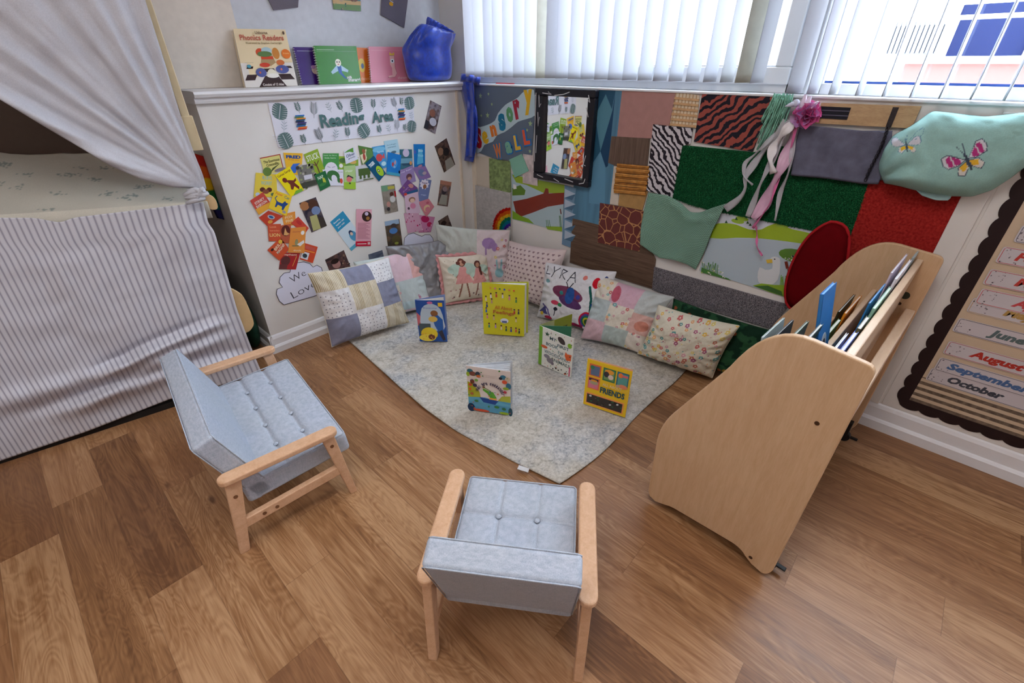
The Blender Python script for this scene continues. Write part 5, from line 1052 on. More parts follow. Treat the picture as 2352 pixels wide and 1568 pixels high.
# ------------------------------------------------------------------ cushions
def cushion(label, q, th, base, fn, n=130, nm='cushion', mat=None, seed=1, wr=.006, pinch=.06, group='cushions heaped along the two walls', bow=0., frill=None, p=2.4):
    TL, TR, BR, BL = [np.asarray(c, float) for c in q]
    w = (np.linalg.norm(TR-TL)+np.linalg.norm(BR-BL))/2; h = (np.linalg.norm(TL-BL)+np.linalg.norm(TR-BR))/2
    nrm = np.cross(TR-TL, TL-BL); nrm /= np.linalg.norm(nrm)
    if nrm @ (CAM-(TL+BR)/2) < 0: nrm = -nrm
    def surf(m, side):
        u, v = np.meshgrid(np.linspace(0, 1, m), np.linspace(0, 1, m)); u = u.ravel(); v = v.ravel(); a, b = np.abs(2*u-1), np.abs(2*v-1)
        uu = .5+(u-.5)*(1-pinch*(1-b**2)*a**2); vv = .5+(v-.5)*(1-pinch*(1-a**2)*b**2)
        P = BL*((1-uu)*(1-vv))[:, None]+BR*(uu*(1-vv))[:, None]+TR*(uu*vv)[:, None]+TL*((1-uu)*vv)[:, None]
        k = np.sqrt(np.clip((1-a**p)*(1-b**p), 0, 1)); ang = np.arctan2(v-.5, u-.5)
        d = th*(.62 if side > 0 else -.24)*k*(1+.25*(fbm(u*4, v*4, seed)-.5))+wr*k**.4*(fbm(u*11+seed, v*7, seed+3)-.5)*2+.8*wr*np.sin(ang*22+seed)*np.clip((np.maximum(a, b)-.55)/.45, 0, 1)*np.clip((1-np.maximum(a, b))*8, 0, 1)
        d = d+bow*np.sin(math.pi*v); P = P+nrm*d[:, None]; P[:, 2] = np.maximum(P[:, 2], .008); return P, u, v
    P1, u, v = surf(n, 1); pt = Paint(u*w, v*h, base); fn(pt, w, h); C1 = pt.out(); m2 = 30; P2, _, _ = surf(m2, -1)
    V = np.concatenate([P1, P2]); C = np.concatenate([C1, np.tile(lin(base), (len(P2), 1))])
    F = np.concatenate([grid(n, n), grid(m2, m2)[:, ::-1]+n*n])
    if np.dot(np.cross(BR-BL, TL-BL), nrm) < 0: F = F[:, ::-1]
    o = link(nm, V, F, mat or M_cloth, cols=C, smooth=True); tag(o, label, 'cushion', group)
    idx = [i for i in range(n)]+[i*n+n-1 for i in range(1, n)]+[n*n-1-i for i in range(1, n)]+[(n-1-i)*n for i in range(1, n-1)]
    loop = P1[idx[::3]]
    if frill is None: MB().tube(loop, .0022, 5, True).build('seam', fm(np.clip(np.array(base)*.92, 0, 255).astype(int).tolist(), .9), o, smooth=True)
    else:
        ct = loop.mean(0); VV = []; m = len(loop)
        for i, q_ in enumerate(loop):
            d = q_-ct; d -= nrm*(d@nrm); d /= np.linalg.norm(d); L_ = .016+.010*abs(math.sin(i*.5))
            for f in (0, .5, 1): VV.append(q_+d*L_*f+nrm*.006*math.sin(i*1.1)*f)
        FF = [(i*3+k, i*3+k+1, ((i+1) % m)*3+k+1, ((i+1) % m)*3+k) for i in range(m) for k in range(2)]
        fo = link('scalloped_frill', VV, FF, fm(frill, .9), o, smooth=True); mm = fo.modifiers.new('solid', 'SOLIDIFY'); mm.thickness = .002
    return o
def dots(P, w, h, n_, r, cols, seed, x0=0, y0=0, x1=None, y1=None):
    R = random.Random(seed); x1 = x1 if x1 is not None else w; y1 = y1 if y1 is not None else h
    for i in range(n_): rr = R.uniform(.7, 1.1)*r; P.ell(R.uniform(x0, x1), R.uniform(y0, y1), rr, rr, R.choice(cols))
def flowers(P, n_, r, cols, seed, box):
    R = random.Random(seed)
    for i in range(n_):
        x, y, c, rr = R.uniform(box[0], box[2]), R.uniform(box[1], box[3]), R.choice(cols), R.uniform(.6, 1.15)*r
        for k in range(5): P.ell(x+rr*.75*math.cos(k*1.257), y+rr*.75*math.sin(k*1.257), rr*.5, rr*.5, c)
        P.ell(x, y, rr*.35, rr*.35, (236, 230, 214))
BG, CR = (138, 140, 162), (226, 216, 196)
def stripe(P, x0, y0, x1, y1):
    P.rect(x0, y0, x1, y1, CR); m = (P.X >= x0) & (P.X < x1) & (P.Y >= y0) & (P.Y < y1) & (((P.X/.0085) % 1) < .34); P.msk(m, (168, 150, 110))
def dotty(P, x0, y0, x1, y1):
    P.rect(x0, y0, x1, y1, (228, 226, 228)); R = random.Random(int(x0*100+y0*977)); 
    for i in range(int((x1-x0)/.022)):
        for j in range(int((y1-y0)/.022)): P.ell(x0+.011+.022*i+R.uniform(-.005, .005), y0+.011+.022*j+R.uniform(-.005, .005), .0030, .0030, (110, 108, 124))
def f1(P, w, h):
    a, b = w*.34, w*.68
    for x0, x1, rows in ((0, a, (('s', 1, .74), ('d', .74, .38), ('b', .38, 0))), (a, b, (('b', 1, .76), ('s', .76, .42), ('d', .42, 0))), (b, w, (('d', 1, .70), ('b', .70, .36), ('s', .36, 0)))):
        for k, t1, t0 in rows:
            if k == 's': stripe(P, x0, t0*h, x1, t1*h)
            elif k == 'd': dotty(P, x0, t0*h, x1, t1*h)
            else: P.rect(x0, t0*h, x1, t1*h, BG)
    P.nz(.10, 60, 2); P.nz(.05, 9, 4)
cushion('large front patchwork cushion of ticking stripes, grey blue and spotted squares', [ony(707, 628, 2.34), ony(892, 590, 2.31), onz(940, 740, .03), onz(762, 797, .03)], .13, CR, f1, 220, seed=2)
FC = [(206, 110, 110), (110, 176, 180), (230, 170, 120), (170, 96, 130), (226, 206, 120), (214, 160, 170)]
def f2(P, w, h):
    P.rect(w*.42, h*.55, w*.75, h, (226, 196, 206)); P.rect(w*.75, h*.55, w, h, (222, 172, 166)); P.rect(w*.5, h*.2, w, h*.55, (194, 204, 204)); P.rect(0, h*.22, w*.5, h*.5, (226, 220, 212)); flowers(P, 16, .008, FC, 4, (.02, h*.22, w*.5, h*.5))
    P.rect(0, 0, w, h*.2, (222, 200, 208)); flowers(P, 7, .007, FC, 6, (0, 0, w, h*.3)); P.rect(w*.5, .02, w*.72, h*.2, (190, 210, 214)); P.nz(.06, 10, 3)
cushion('pale mint and pink patchwork cushion directly behind the striped patchwork one', [ony(812, 602, 2.41), ony(962, 566, 2.39), onz(992, 705, .03), (1.22, 2.31, .03)], .07, (196, 206, 204), f2, 130, seed=5)
M_satin = attr_mat('grey_satin', .34, .5)
cushion('dark grey satin cushion slumped behind the fairy cushion', [ony(886, 566, 2.42), ony(1040, 545, 2.36), onz(1052, 690, .03), (1.46, 2.36, .03)], .08, (128, 126, 130), lambda P, w, h: P.nz(.05, 8, 3), 110, seed=7, wr=.014, mat=M_satin)
def f4(P, w, h):
    P.rect(w*.56, 0, w, h, (222, 206, 210)); P.ell(w*.72, h*.78, .045, .038, (164, 132, 184)); P.ell(w*.80, h*.72, .02, .03, (164, 132, 184)); P.line([(w*.68, h*.72), (w*.68, h*.6)], .012, (164, 132, 184))
    flowers(P, 12, .009, FC, 9, (w*.8, .05, w, h*.9)); P.ell(w*.86, h*.28, .03, .035, (150, 196, 206)); P.line([(w*.84, h*.3), (w*.83, h*.5)], .012, (150, 196, 206)); P.line([(w*.89, h*.3), (w*.9, h*.5)], .012, (150, 196, 206)); P.nz(.06, 8, 6)
cushion('pale grey cushion in the corner with a lilac elephant patch', [ony(1000, 515, 2.40), onx(1172, 528, 2.16), (2.13, 1.98, .06), (1.80, 2.36, .05)], .08, (196, 200, 194), f4, 130, seed=9, wr=.010)
def fairy(P, x, y, s, hair):
    P.ell(x-.055*s, y+.06*s, .05*s, .03*s, (184, 206, 192), 20); P.ell(x+.055*s, y+.06*s, .05*s, .03*s, (184, 206, 192), -20); P.ell(x-.045*s, y+.02*s, .035*s, .02*s, (190, 210, 196), -20); P.ell(x+.045*s, y+.02*s, .035*s, .02*s, (190, 210, 196), 20)
    P.line([(x-.015*s, y-.04*s), (x-.045*s, y-.14*s)], .011*s, (150, 106, 90)); P.line([(x+.015*s, y-.04*s), (x+.03*s, y-.15*s)], .011*s, (150, 106, 90))
    P.line([(x, y+.06*s), (x-.05*s, y)], .009*s, (170, 120, 100)); P.line([(x, y+.06*s), (x+.06*s, y+.01*s)], .009*s, (170, 120, 100))
    P.poly([(x-.02*s, y+.07*s), (x+.02*s, y+.07*s), (x+.065*s, y-.045*s), (x-.065*s, y-.045*s)], (222, 156, 152)); P.ell(x, y+.1*s, .026*s, .03*s, hair); P.ell(x, y+.095*s, .016*s, .02*s, (196, 146, 122))
def f5(P, w, h):
    fairy(P, w*.4, h*.56, .95, (112, 66, 58)); P.ell(w*.33, h*.86, .014, .012, (112, 66, 58)); P.ell(w*.45, h*.87, .014, .012, (112, 66, 58)); fairy(P, w*.72, h*.52, .85, (96, 56, 50)); P.line([(w*.765, h*.72), (w*.775, h*.58)], .018, (96, 56, 50))
    dots(P, w, h, 14, .006, [(130, 104, 104), (190, 140, 140)], 3, .03, .03, w*.95, h*.3); dots(P, w, h, 9, .003, [(150, 120, 110)], 5, .03, h*.3); P.nz(.04, 12, 2)
cushion('small cream cushion with two fairies and a pink scalloped frill', [ony(1006, 590, 2.24), ony(1118, 580, 2.11), onz(1132, 682, .03), onz(1022, 697, .03)], .10, (224, 212, 194), f5, 150, seed=11, frill=(212, 150, 152))
def f6(P, w, h):
    for i in range(int(w/.034)):
        for j in range(int(h/.03)):
            x = .02+.034*i+(.017 if j % 2 else 0); y = .018+.03*j
            P.ell(x-.0035, y+.002, .0052, .0042, (150, 124, 132)); P.ell(x+.0035, y+.002, .0052, .0042, (150, 124, 132)); P.poly([(x-.0078, y+.001), (x+.0078, y+.001), (x, y-.009)], (150, 124, 132))
    P.nz(.05, 9, 3)
cushion('pale pink cushion covered in rows of small mauve hearts', [onx(1170, 553, 2.15), onx(1302, 574, 2.16), onz(1262, 712, .03), (2.05, 2.0, .04)], .12, (224, 206, 206), f6, 190, seed=13)
def f7(P, w, h):
    k = (44, 44, 60)
    L = lambda p, wd=.0055, c=k: P.line([(a*w, b*h) for a, b in p], wd, c)
    L([(.06, .95), (.07, .82), (.13, .82)]); L([(.17, .96), (.2, .88), (.26, .96)]); L([(.2, .88), (.17, .78)]); L([(.3, .78), (.32, .95), (.38, .92), (.33, .86), (.39, .78)]); L([(.43, .76), (.49, .93), (.54, .76)]); L([(.45, .83), (.52, .83)])
    P.ell(.12*w, .70*h, .02, .012, (130, 176, 184)); P.ell(.46*w, .55*h, .105, .042, (126, 66, 96), -8); P.ell(.52*w, .42*h, .08, .03, (96, 60, 110), -12); P.ell(.5*w, .53*h, .03, .05, (50, 90, 160)); P.ell(.38*w, .55*h, .012, .012, (60, 150, 150)); P.ell(.62*w, .53*h, .014, .014, (70, 70, 150))
    L([(.46, .66), (.42, .74)]); L([(.48, .66), (.52, .74)]); P.ell(.82*w, .8*h, .023, .032, (206, 30, 50)); P.ell(.66*w, .86*h, .014, .014, (226, 130, 120)); L([(.75, .72), (.8, .55), (.82, .3)], .016, (30, 96, 90)); L([(.82, .45), (.9, .5)], .014, (40, 80, 150)); L([(.92, .9), (.93, .7)], .016, (50, 70, 140))
    P.ell(.3*w, .36*h, .03, .014, (206, 70, 100)); P.ell(.38*w, .34*h, .016, .012, (60, 140, 90)); L([(.32, .24), (.3, .12)], .006, k); P.ell(.32*w, .25*h, .014, .012, k)
    for i, c in enumerate([(196, 30, 60), (90, 70, 150), (30, 120, 100), (190, 190, 50), (60, 100, 60)]): P.ell(.78*w, .16*h, .05-.009*i, .062-.011*i, c); 
    P.rect(.6*w, 0, w, .06*h, (232, 230, 234)); P.poly([(.02*w, .12*h), (.14*w, .26*h), (.2*w, .1*h)], (80, 80, 140)); P.ell(.09*w, .1*h, .016, .012, (226, 196, 70)); L([(.1, .28), (.2, .2), (.22, .08)], .01, (96, 84, 150)); P.ell(.2*w, .04*h, .03, .014, (176, 50, 80)); P.rect(.56*w, .0, .72*w, .08*h, (150, 40, 80)); P.nz(.04, 10, 3)
cushion('white cushion with felt pen drawings and the name LYRA', [onx(1253, 602, 2.09), onx(1416, 624, 2.15), onz(1385, 772, .03), onz(1234, 726, .02)], .10, (226, 226, 232), f7, 200, seed=15, wr=.010)
def f8(P, w, h):
    P.rect(0, h*.66, w*.3, h, (228, 220, 206)); flowers(P, 8, .009, FC, 3, (0, h*.66, w*.3, h)); P.rect(w*.3, h*.64, w*.66, h, (216, 178, 194)); P.ell(w*.36, h*.8, .024, .05, (192, 96, 116), 10); P.rect(w*.66, h*.6, w, h, (196, 202, 202))
    P.rect(0, h*.33, w*.34, h*.66, (190, 202, 204)); P.rect(w*.34, h*.3, w*.68, h*.64, (228, 220, 206)); flowers(P, 16, .008, FC, 5, (w*.34, h*.3, w*.68, h*.64)); P.rect(w*.68, h*.28, w, h*.6, (224, 182, 174)); P.ell(w*.85, h*.42, .04, .03, (208, 140, 124))
    P.rect(0, 0, w*.36, h*.33, (224, 190, 200)); P.rect(w*.36, 0, w*.72, h*.3, (188, 202, 200)); P.rect(w*.72, 0, w, h*.28, (230, 222, 212)); flowers(P, 9, .008, FC, 8, (w*.72, 0, w, h*.28)); P.nz(.07, 8, 3)
cushion('pink, mint and floral patchwork cushion between the LYRA cushion and the flowered one', [onx(1376, 630, 2.12), onx(1549, 682, 2.16), onz(1475, 812, .03), onz(1334, 776, .03)], .12, (206, 200, 200), f8, 180, seed=17, wr=.010)
def f9(P, w, h):
    flowers(P, 90, .0095, FC+[(196, 120, 100), (90, 150, 150), (232, 190, 90)], 12, (.01, .01, w, h)); dots(P, w, h, 120, .003, FC, 5); P.nz(.05, 9, 3)
cushion('cream cushion sprinkled with tiny coloured flowers, nearest the book rack', [onx(1512, 700, 2.05), onx(1699, 748, 2.09), onz(1636, 868, .03), onz(1464, 812, .03)], .14, (226, 220, 202), f9, 210, seed=19)
def f10(P, w, h):
    P.C = np.where((fbm(P.X*26, P.Y*26, 4) > .5)[:, None], np.array([[44, 84, 56.]]), np.array([[24, 52, 38.]])); dots(P, w, h, 30, .012, [(176, 140, 60), (90, 130, 60), (150, 80, 50), (30, 70, 50)], 3); P.nz(.1, 20, 4)
cushion('dark green leaf patterned cushion mostly hidden behind the flowered one', [onx(1548, 686, 2.18), onx(1782, 762, 2.18), (2.12, .30, .04), (2.12, .86, .04)], .05, (40, 74, 50), f10, 90, seed=21)

# ------------------------------------------------------------------ open books standing on the rug
def stand_book(label, S, F, B, h, base, ops, back=(200, 200, 200), nsheet=3, thick=.0025, page=(226, 222, 214), spine=None, board_pages=False, inside=None):
    S = np.array([S[0], S[1]]); F = np.array([F[0], F[1]]); B = np.array([B[0], B[1]]); Z0 = .018
    c = (S+F+B)/3; t = thing('picture_book', (c[0], c[1], Z0), label, 'book', 'books standing on the rug')
    def vert(p, z): return np.array([p[0], p[1], z])
    def nr(a, b):
        d = b-a; q = np.array([d[1], -d[0], 0.])/np.linalg.norm(d); m = (a+b)/2; return q if q[:2] @ (-m) > 0 else -q
    nf = nr(S, F)
    A = Art([vert(S, Z0+h), vert(F, Z0+h), vert(F, Z0), vert(S, Z0)], nf, base, thick); A.ops(ops); A.build('front_cover', M_gloss, t)
    nb = nr(S, B); off = -nf[:2]*.008 if not board_pages else -nf[:2]*.004; S2 = S+off
    A = Art([vert(S2, Z0+h), vert(B+off, Z0+h), vert(B+off, Z0), vert(S2, Z0)], nb, back, thick)
    if inside: A.ops(inside)
    A.build('back_cover', M_gloss, t)
    Sp = MB(); Sp.prism([vert(S+nf[:2]*thick, Z0), vert(S-(F-S)*.008, Z0), vert(S2-(F-S)*.008, Z0), vert(S2, Z0)], [vert(S+nf[:2]*thick, Z0+h), vert(S-(F-S)*.008, Z0+h), vert(S2-(F-S)*.008, Z0+h), vert(S2, Z0+h)]); Sp.build('spine', fm(spine or base, .4), t)
    if nsheet:
        Pg = MB()
        for i in range(nsheet):
            f = (i+1)/(nsheet+1); s0 = S+(S2-S)*f; e_ = F+(B-F)*f; d = e_-s0; e_ = s0+d*.97; q = np.array([-d[1], d[0]])/np.linalg.norm(d)*(.0011 if board_pages else .0018)
            Pg.prism([vert(s0-q, Z0+.004), vert(e_-q, Z0+.004), vert(e_+q, Z0+.004), vert(s0+q, Z0+.004)], [vert(s0-q, Z0+h-.004), vert(e_-q, Z0+h-.004), vert(e_+q, Z0+h-.004), vert(s0+q, Z0+h-.004)])
        Pg.build('pages', fm(page, .7), t)
    return t
z_ = .018; G = lambda x, y, zz=z_: onz(x, y, zz)[:2]
YL = (214, 206, 30)
pe = []
for x, y, c in [(.08, .72, (230, 210, 190)), (.2, .78, (240, 232, 240)), (.33, .8, (200, 40, 40)), (.48, .79, (220, 214, 226)), (.64, .76, (226, 120, 160)), (.8, .72, (60, 130, 60)), (.1, .6, (40, 60, 120)), (.22, .68, (190, 150, 120)), (.08, .5, (50, 110, 190)), (.1, .38, (226, 130, 150)), (.26, .36, (230, 190, 150)), (.8, .34, (240, 220, 150)), (.86, .5, (50, 60, 70)), (.76, .5, (196, 40, 50)), (.14, .2, (60, 150, 110)), (.3, .2, (190, 150, 200)), (.44, .17, (240, 220, 190)), (.56, .15, (40, 90, 60)), (.68, .14, (60, 60, 160)), (.8, .14, (220, 80, 60)), (.88, .12, (40, 60, 60))]:
    pe += [('p', [(x-.022, y-.05), (x+.022, y-.05), (x+.014, y+.01), (x-.014, y+.01)], c), ('e', x, y+.025, .019, .018, (206, 156, 120)), ('e', x, y+.035, .021, .014, (60, 40, 36))]
for i, c in enumerate([(226, 150, 60), (226, 120, 160), (60, 130, 60), (40, 80, 190), (226, 110, 80), (226, 90, 60)]): pe.append(('e', .2+.11*i, .93-.006*i, .022, .016, c))
stand_book('large yellow green hardback titled All About Feelings with rows of tiny figures', G(1112, 766), G(1204, 772), G(1214, 648, .33+z_), .33, YL, pe+[('t', 'All About', .5, .56, .42, .07, (196, 110, 30), -3), ('t', 'Feelings', .5, .46, .5, .085, (180, 76, 30), -3), ('e', .52, .31, .1, .05, (224, 226, 236)), ('r', .46, .27, .58, .31, (90, 100, 150))], back=(200, 204, 60), nsheet=6, spine=(222, 214, 60), page=(232, 230, 226))
stand_book('blue picture book with an arched window picture and yellow gown, left of the yellow book', G(965, 783), G(1028, 784), G(1021, 677, .265+z_), .265, (30, 80, 160), [('p', [(.0, .72), (.3, .5), (.1, .4), (0, .4)], (196, 100, 110)), ('p', smooth([(.16, .3), (.14, .7), (.3, .88), (.6, .92), (.85, .8), (.94, .5), (.9, .3)], 2), (184, 200, 214)), ('e', .5, .945, .1, .03, (206, 110, 160)), ('t', 'Beauty', .5, .82, .5, .035, (120, 130, 190)), ('r', .78, .86, .93, .95, (230, 190, 50)),
    ('r', .04, .1, .45, .45, (70, 84, 90)), ('p', [(.5, .7), (.62, .74), (.9, .55), (.9, .3), (.75, .2), (.6, .4)], (30, 90, 170)), ('e', .62, .7, .13, .07, (140, 90, 50)), ('e', .56, .56, .16, .07, (226, 190, 90)), ('e', .38, .2, .3, .16, (232, 204, 40)), ('e', .3, .1, .3, .09, (236, 214, 70)), ('e', .45, .12, .12, .07, (110, 60, 40)), ('p', [(.7, .25), (.85, .3), (.95, .05), (.85, .03)], (40, 40, 60)), ('sp', 12, .006, [(240, 210, 80), (226, 150, 60)], 4, (.1, .03, .6, .2))], back=(130, 150, 200), nsheet=2, inside=[('r', .1, .1, .9, .95, (150, 150, 190)), ('e', .5, .6, .3, .2, (120, 130, 180))])
wo = [('sp', 46, .004, [(60, 110, 80), (190, 100, 80), (120, 160, 90), (60, 50, 50)], 5, (.2, .04, .95, .96)), ('r', 0, 0, .1, 1, (112, 168, 40)), ('p', star(.24, .86, .08, .8), (40, 80, 60)), ('e', .66, .83, .12, .07, (66, 54, 56), -35), ('e', .9, .78, .06, .06, (130, 184, 50)), ('t', 'MY', .42, .79, .2, .08, (70, 90, 104)), ('t', 'FIRST', .72, .68, .34, .08, (90, 110, 120)), ('t', 'BOOK', .4, .62, .36, .085, (90, 120, 126)), ('t', 'OF', .66, .51, .16, .075, (90, 120, 126)), ('t', 'WOODLAND', .53, .4, .72, .085, (110, 130, 136), -2), ('t', 'ANIMALS', .66, .27, .58, .08, (100, 120, 120), -2),
      ('e', .17, .52, .1, .04, (206, 90, 40)), ('p', [(.78, .5), (.8, .6), (.85, .56), (.97, .58), (.96, .42), (.84, .4)], (226, 96, 40)), ('e', .93, .52, .02, .015, (50, 40, 40)), ('e', .26, .3, .09, .05, (136, 130, 140)), ('e', .36, .22, .1, .07, (136, 130, 140)), ('e', .43, .17, .05, .04, (120, 112, 124)), ('r', .93, .02, .96, .26, (206, 60, 100)), ('sp', 10, .006, [(50, 50, 50), (206, 90, 40)], 9, (.2, .03, .9, .12))]
stand_book('green spined board book titled My First Book of Woodland Animals', G(1237, 834), G(1312, 867), G(1312, 722, .235+z_), .235, (226, 226, 218), wo, back=(140, 150, 40), nsheet=1, spine=(112, 168, 40), page=(60, 120, 90), inside=[('r', 0, 0, .42, 1, (176, 178, 130)), ('t', 'stag', .72, .75, .28, .06, (60, 60, 30)), ('t', 'beetle', .66, .62, .36, .05, (60, 60, 30))])
wf = [('p', [(0, .3), (.3, .32), (.28, .45), (.12, .62), (0, .66)], (176, 180, 50)), ('p', [(1, .2), (.7, .3), (.8, .42), (1, .45)], (176, 184, 60)), ('r', 0, .0, 1, .3, (86, 156, 190)), ('p', [(0, .3), (.4, .34), (1, .24), (1, .2), (0, .2)], (96, 170, 200)), ('p', [(.27, .33), (.36, .22), (.64, .2), (.72, .3)], (24, 70, 150)), ('p', [(.36, .55), (.52, .49), (.6, .49), (.68, .36), (.54, .33), (.46, .44), (.36, .5)], (90, 170, 50)), ('l', [(.38, .57), (.55, .5)], .004, (110, 150, 60)), ('e', .38, .575, .03, .02, (90, 80, 60)), ('r', .5, .31, .68, .35, (240, 170, 70)), ('e', .06, .06, .09, .1, (16, 50, 90)), ('e', 1, .08, .05, .1, (16, 70, 90)), ('e', .3, .02, .2, .03, (206, 80, 50)), ('e', .85, .03, .12, .03, (150, 180, 40)),
      ('e', .08, .9, .07, .05, (40, 110, 130)), ('e', .03, .83, .04, .05, (150, 180, 50)), ('e', .14, .85, .08, .05, (120, 70, 60)), ('e', .26, .86, .06, .05, (50, 70, 90)), ('e', .27, .81, .05, .03, (206, 110, 60)), ('e', .84, .86, .07, .05, (50, 120, 150)), ('e', .78, .83, .04, .03, (40, 40, 60)), ('e', .94, .83, .06, .05, (206, 190, 170)), ('e', .87, .76, .06, .04, (220, 90, 60)), ('e', .96, .68, .06, .07, (50, 110, 140)), ('e', .9, .62, .07, .03, (150, 180, 50)), ('e', .12, .68, .05, .05, (110, 56, 40)), ('e', .07, .6, .04, .03, (206, 80, 50)), ('e', .18, .6, .05, .04, (70, 60, 90)), ('e', .06, .5, .03, .03, (220, 100, 40)), ('e', .22, .72, .04, .03, (120, 170, 80)), ('e', .1, .4, .04, .03, (170, 100, 60)), ('e', .2, .24, .05, .025, (60, 120, 60)), ('e', .68, .16, .06, .03, (60, 130, 60)), ('e', .85, .14, .05, .03, (50, 120, 80)), ('e', .88, .54, .04, .03, (190, 60, 80)), ('sp', 26, .005, [(60, 130, 60), (200, 90, 60), (90, 120, 170)], 8)]
import itertools
s_ = 'What are feelings?'
for i, ch in enumerate(s_):
    if ch == ' ': continue
    a = math.radians(168-156*i/(len(s_)-1)); wf.append(('t', ch, .53+.31*math.cos(a), .44+.24*math.sin(a), .028 if ch in 'il?t' else .046, .062, (50, 44, 80), math.degrees(a)-90))
wf += [('t', 'Questions and answers', .5, .87, .4, .02, (190, 176, 170)), ('t', 'lift the flap', .5, .83, .3, .018, (190, 176, 170))]
stand_book('white board book titled What are feelings with a blue boat, nearest the rug edge', G(1078, 938), G(1173, 953), G(1176, 829, .245+z_), .245, (222, 210, 204), wf, back=(206, 212, 220), nsheet=4, page=(222, 226, 232), board_pages=True)
fr_ = [('r', .05, .05, .93, .3, (240, 150, 80)), ('r', .07, .07, .9, .27, (56, 50, 46)), ('sp', 16, .008, [(30, 30, 30), (90, 80, 70), (50, 90, 60), (200, 200, 196)], 4, (.1, .09, .88, .25)), ('r', .06, .68, .33, .93, (220, 100, 50)), ('r', .1, .7, .3, .9, (90, 110, 140)), ('e', .13, .86, .05, .04, (50, 130, 90)), ('r', .06, .4, .33, .65, (226, 110, 60)), ('r', .08, .42, .3, .58, (214, 120, 140)), ('e', .2, .54, .1, .04, (170, 160, 120)), ('r', .08, .58, .3, .63, (30, 40, 50)), ('e', .2, .59, .08, .02, (230, 150, 40)),
      ('r', .38, .66, .66, .93, (60, 120, 70)), ('r', .41, .69, .63, .9, (120, 150, 90)), ('e', .52, .86, .1, .05, (236, 160, 40)), ('e', .46, .8, .06, .06, (50, 40, 50)), ('e', .56, .76, .06, .05, (226, 206, 190)), ('r', .69, .62, .95, .93, (50, 110, 130)), ('r', .72, .65, .93, .9, (90, 160, 150)), ('e', .77, .86, .05, .05, (240, 130, 50)), ('r', .8, .84, .93, .88, (226, 100, 110)), ('e', .85, .64, .1, .045, (230, 140, 100)), ('e', .74, .63, .05, .03, (200, 160, 130)),
      ('t', 'ALL ABOUT', .62, .575, .44, .06, (240, 214, 150)), ('t', 'FRIENDS', .64, .445, .56, .13, (20, 76, 90), 0, dict(bold=.035))]
stand_book('yellow picture book with square animal pictures and the word FRIENDS', G(1340, 926), G(1436, 958), G(1453, 851, .255+z_), .255, (238, 196, 20), fr_, back=(226, 170, 140), nsheet=1, spine=(230, 186, 30), page=(232, 214, 190))
# ------------------------------------------------------------------ play den with drapes on the left
_a = onz(0, 1065)[:2]; _b = onz(600, 868)[:2]; _t = (_b-_a)/np.linalg.norm(_b-_a); _n = np.array([-_t[1], _t[0]])
if _n @ _a < 0: _n = -_n
def onv(x, y, off=0.):
    d = ray(x, y); k = ((_a-_n*off)@_n)/(d[:2]@_n); return CAM+d*k
def drape(name, edges, nu, nv, off, mat, label, cat, cols=None, th=.002, parent=None, uvk=1.):
    S, U, V = coons(*edges, nu, nv); D = off(U, V); P = np.array([onv(a, b, d) for (a, b), d in zip(S, D)]); P[:, 2] = np.maximum(P[:, 2], .004)
    o = link(name, P, grid(nu, nv)[:, ::-1], mat, parent, smooth=True, uvs=np.stack([U*uvk, 1-V], 1), cols=cols(U, V, S) if cols else None)
    m = o.modifiers.new('solid', 'SOLIDIFY'); m.thickness = th; m.offset = 1
    return tag(o, label, cat) if label else o
n = Nt('ticking_stripe', .9, .1); uv = n.sep(n.uv()); fx = n.math('FRACT', n.math('MULTIPLY', uv[0], 55.)); tri_ = n.math('ABSOLUTE', n.math('SUBTRACT', fx, .5))
wv = n.noise(n.pos(), 300, 2)
n.col(n.mix(n.math('MULTIPLY', wv, .25), n.ramp(tri_, [(.05, lin((150, 147, 164))), (.17, lin((196, 196, 206))), (.3, lin((210, 210, 218)))]), tuple(lin((190, 186, 190))))); n.bump(wv, .2, .001); M_tick = n.m
ed1 = ([(-430, 512), (-150, 503), (0, 500), (80, 500), (140, 512), (165, 500), (300, 484), (467, 464)], [(-60, 1084), (0, 1058), (200, 990), (390, 916), (500, 886), (602, 858)], [(-430, 512), (-240, 815), (-60, 1084)], [(467, 464), (478, 512), (492, 530), (516, 612), (545, 712), (578, 800), (602, 858)])
def o1(U, V):
    s = np.zeros(len(U))
    def fold(v0, sl, w, a, u0=0, u1=1): return a*np.exp(-((V-(v0+sl*U))/w)**2)*np.clip((U-u0)*9, 0, 1)*np.clip((u1-U)*9, 0, 1)
    s += fold(.96, -.30, .022, .040, .48, .97)-fold(.905, -.30, .02, .020, .48, .97)+fold(1.02, -.28, .03, .03, .4, .98)
    s += fold(.80, -.03, .04, .028, .1, .8)+fold(.90, -.02, .03, .03, .3, .99)-fold(.855, -.02, .03, .022, .2, .99)
    s += .02*np.exp(-(((U-.78)+(V-.4)*.5)/.05)**2)*np.clip(1-V*1.3, 0, 1)+.014*np.exp(-(((U-.90)+(V-.3)*.25)/.03)**2)*np.clip(1-V*1.2, 0, 1)
    s += .03*(fbm(U*5, V*3.5, 7)-.5)+.008*(fbm(U*16+V*9, V*12, 9)-.5); return .012+s*np.clip(V*6, .15, 1)
drape('striped_curtain', ed1, 260, 150, o1, M_tick, 'blue grey striped ticking cloth hanging to the floor round the den', 'curtain')
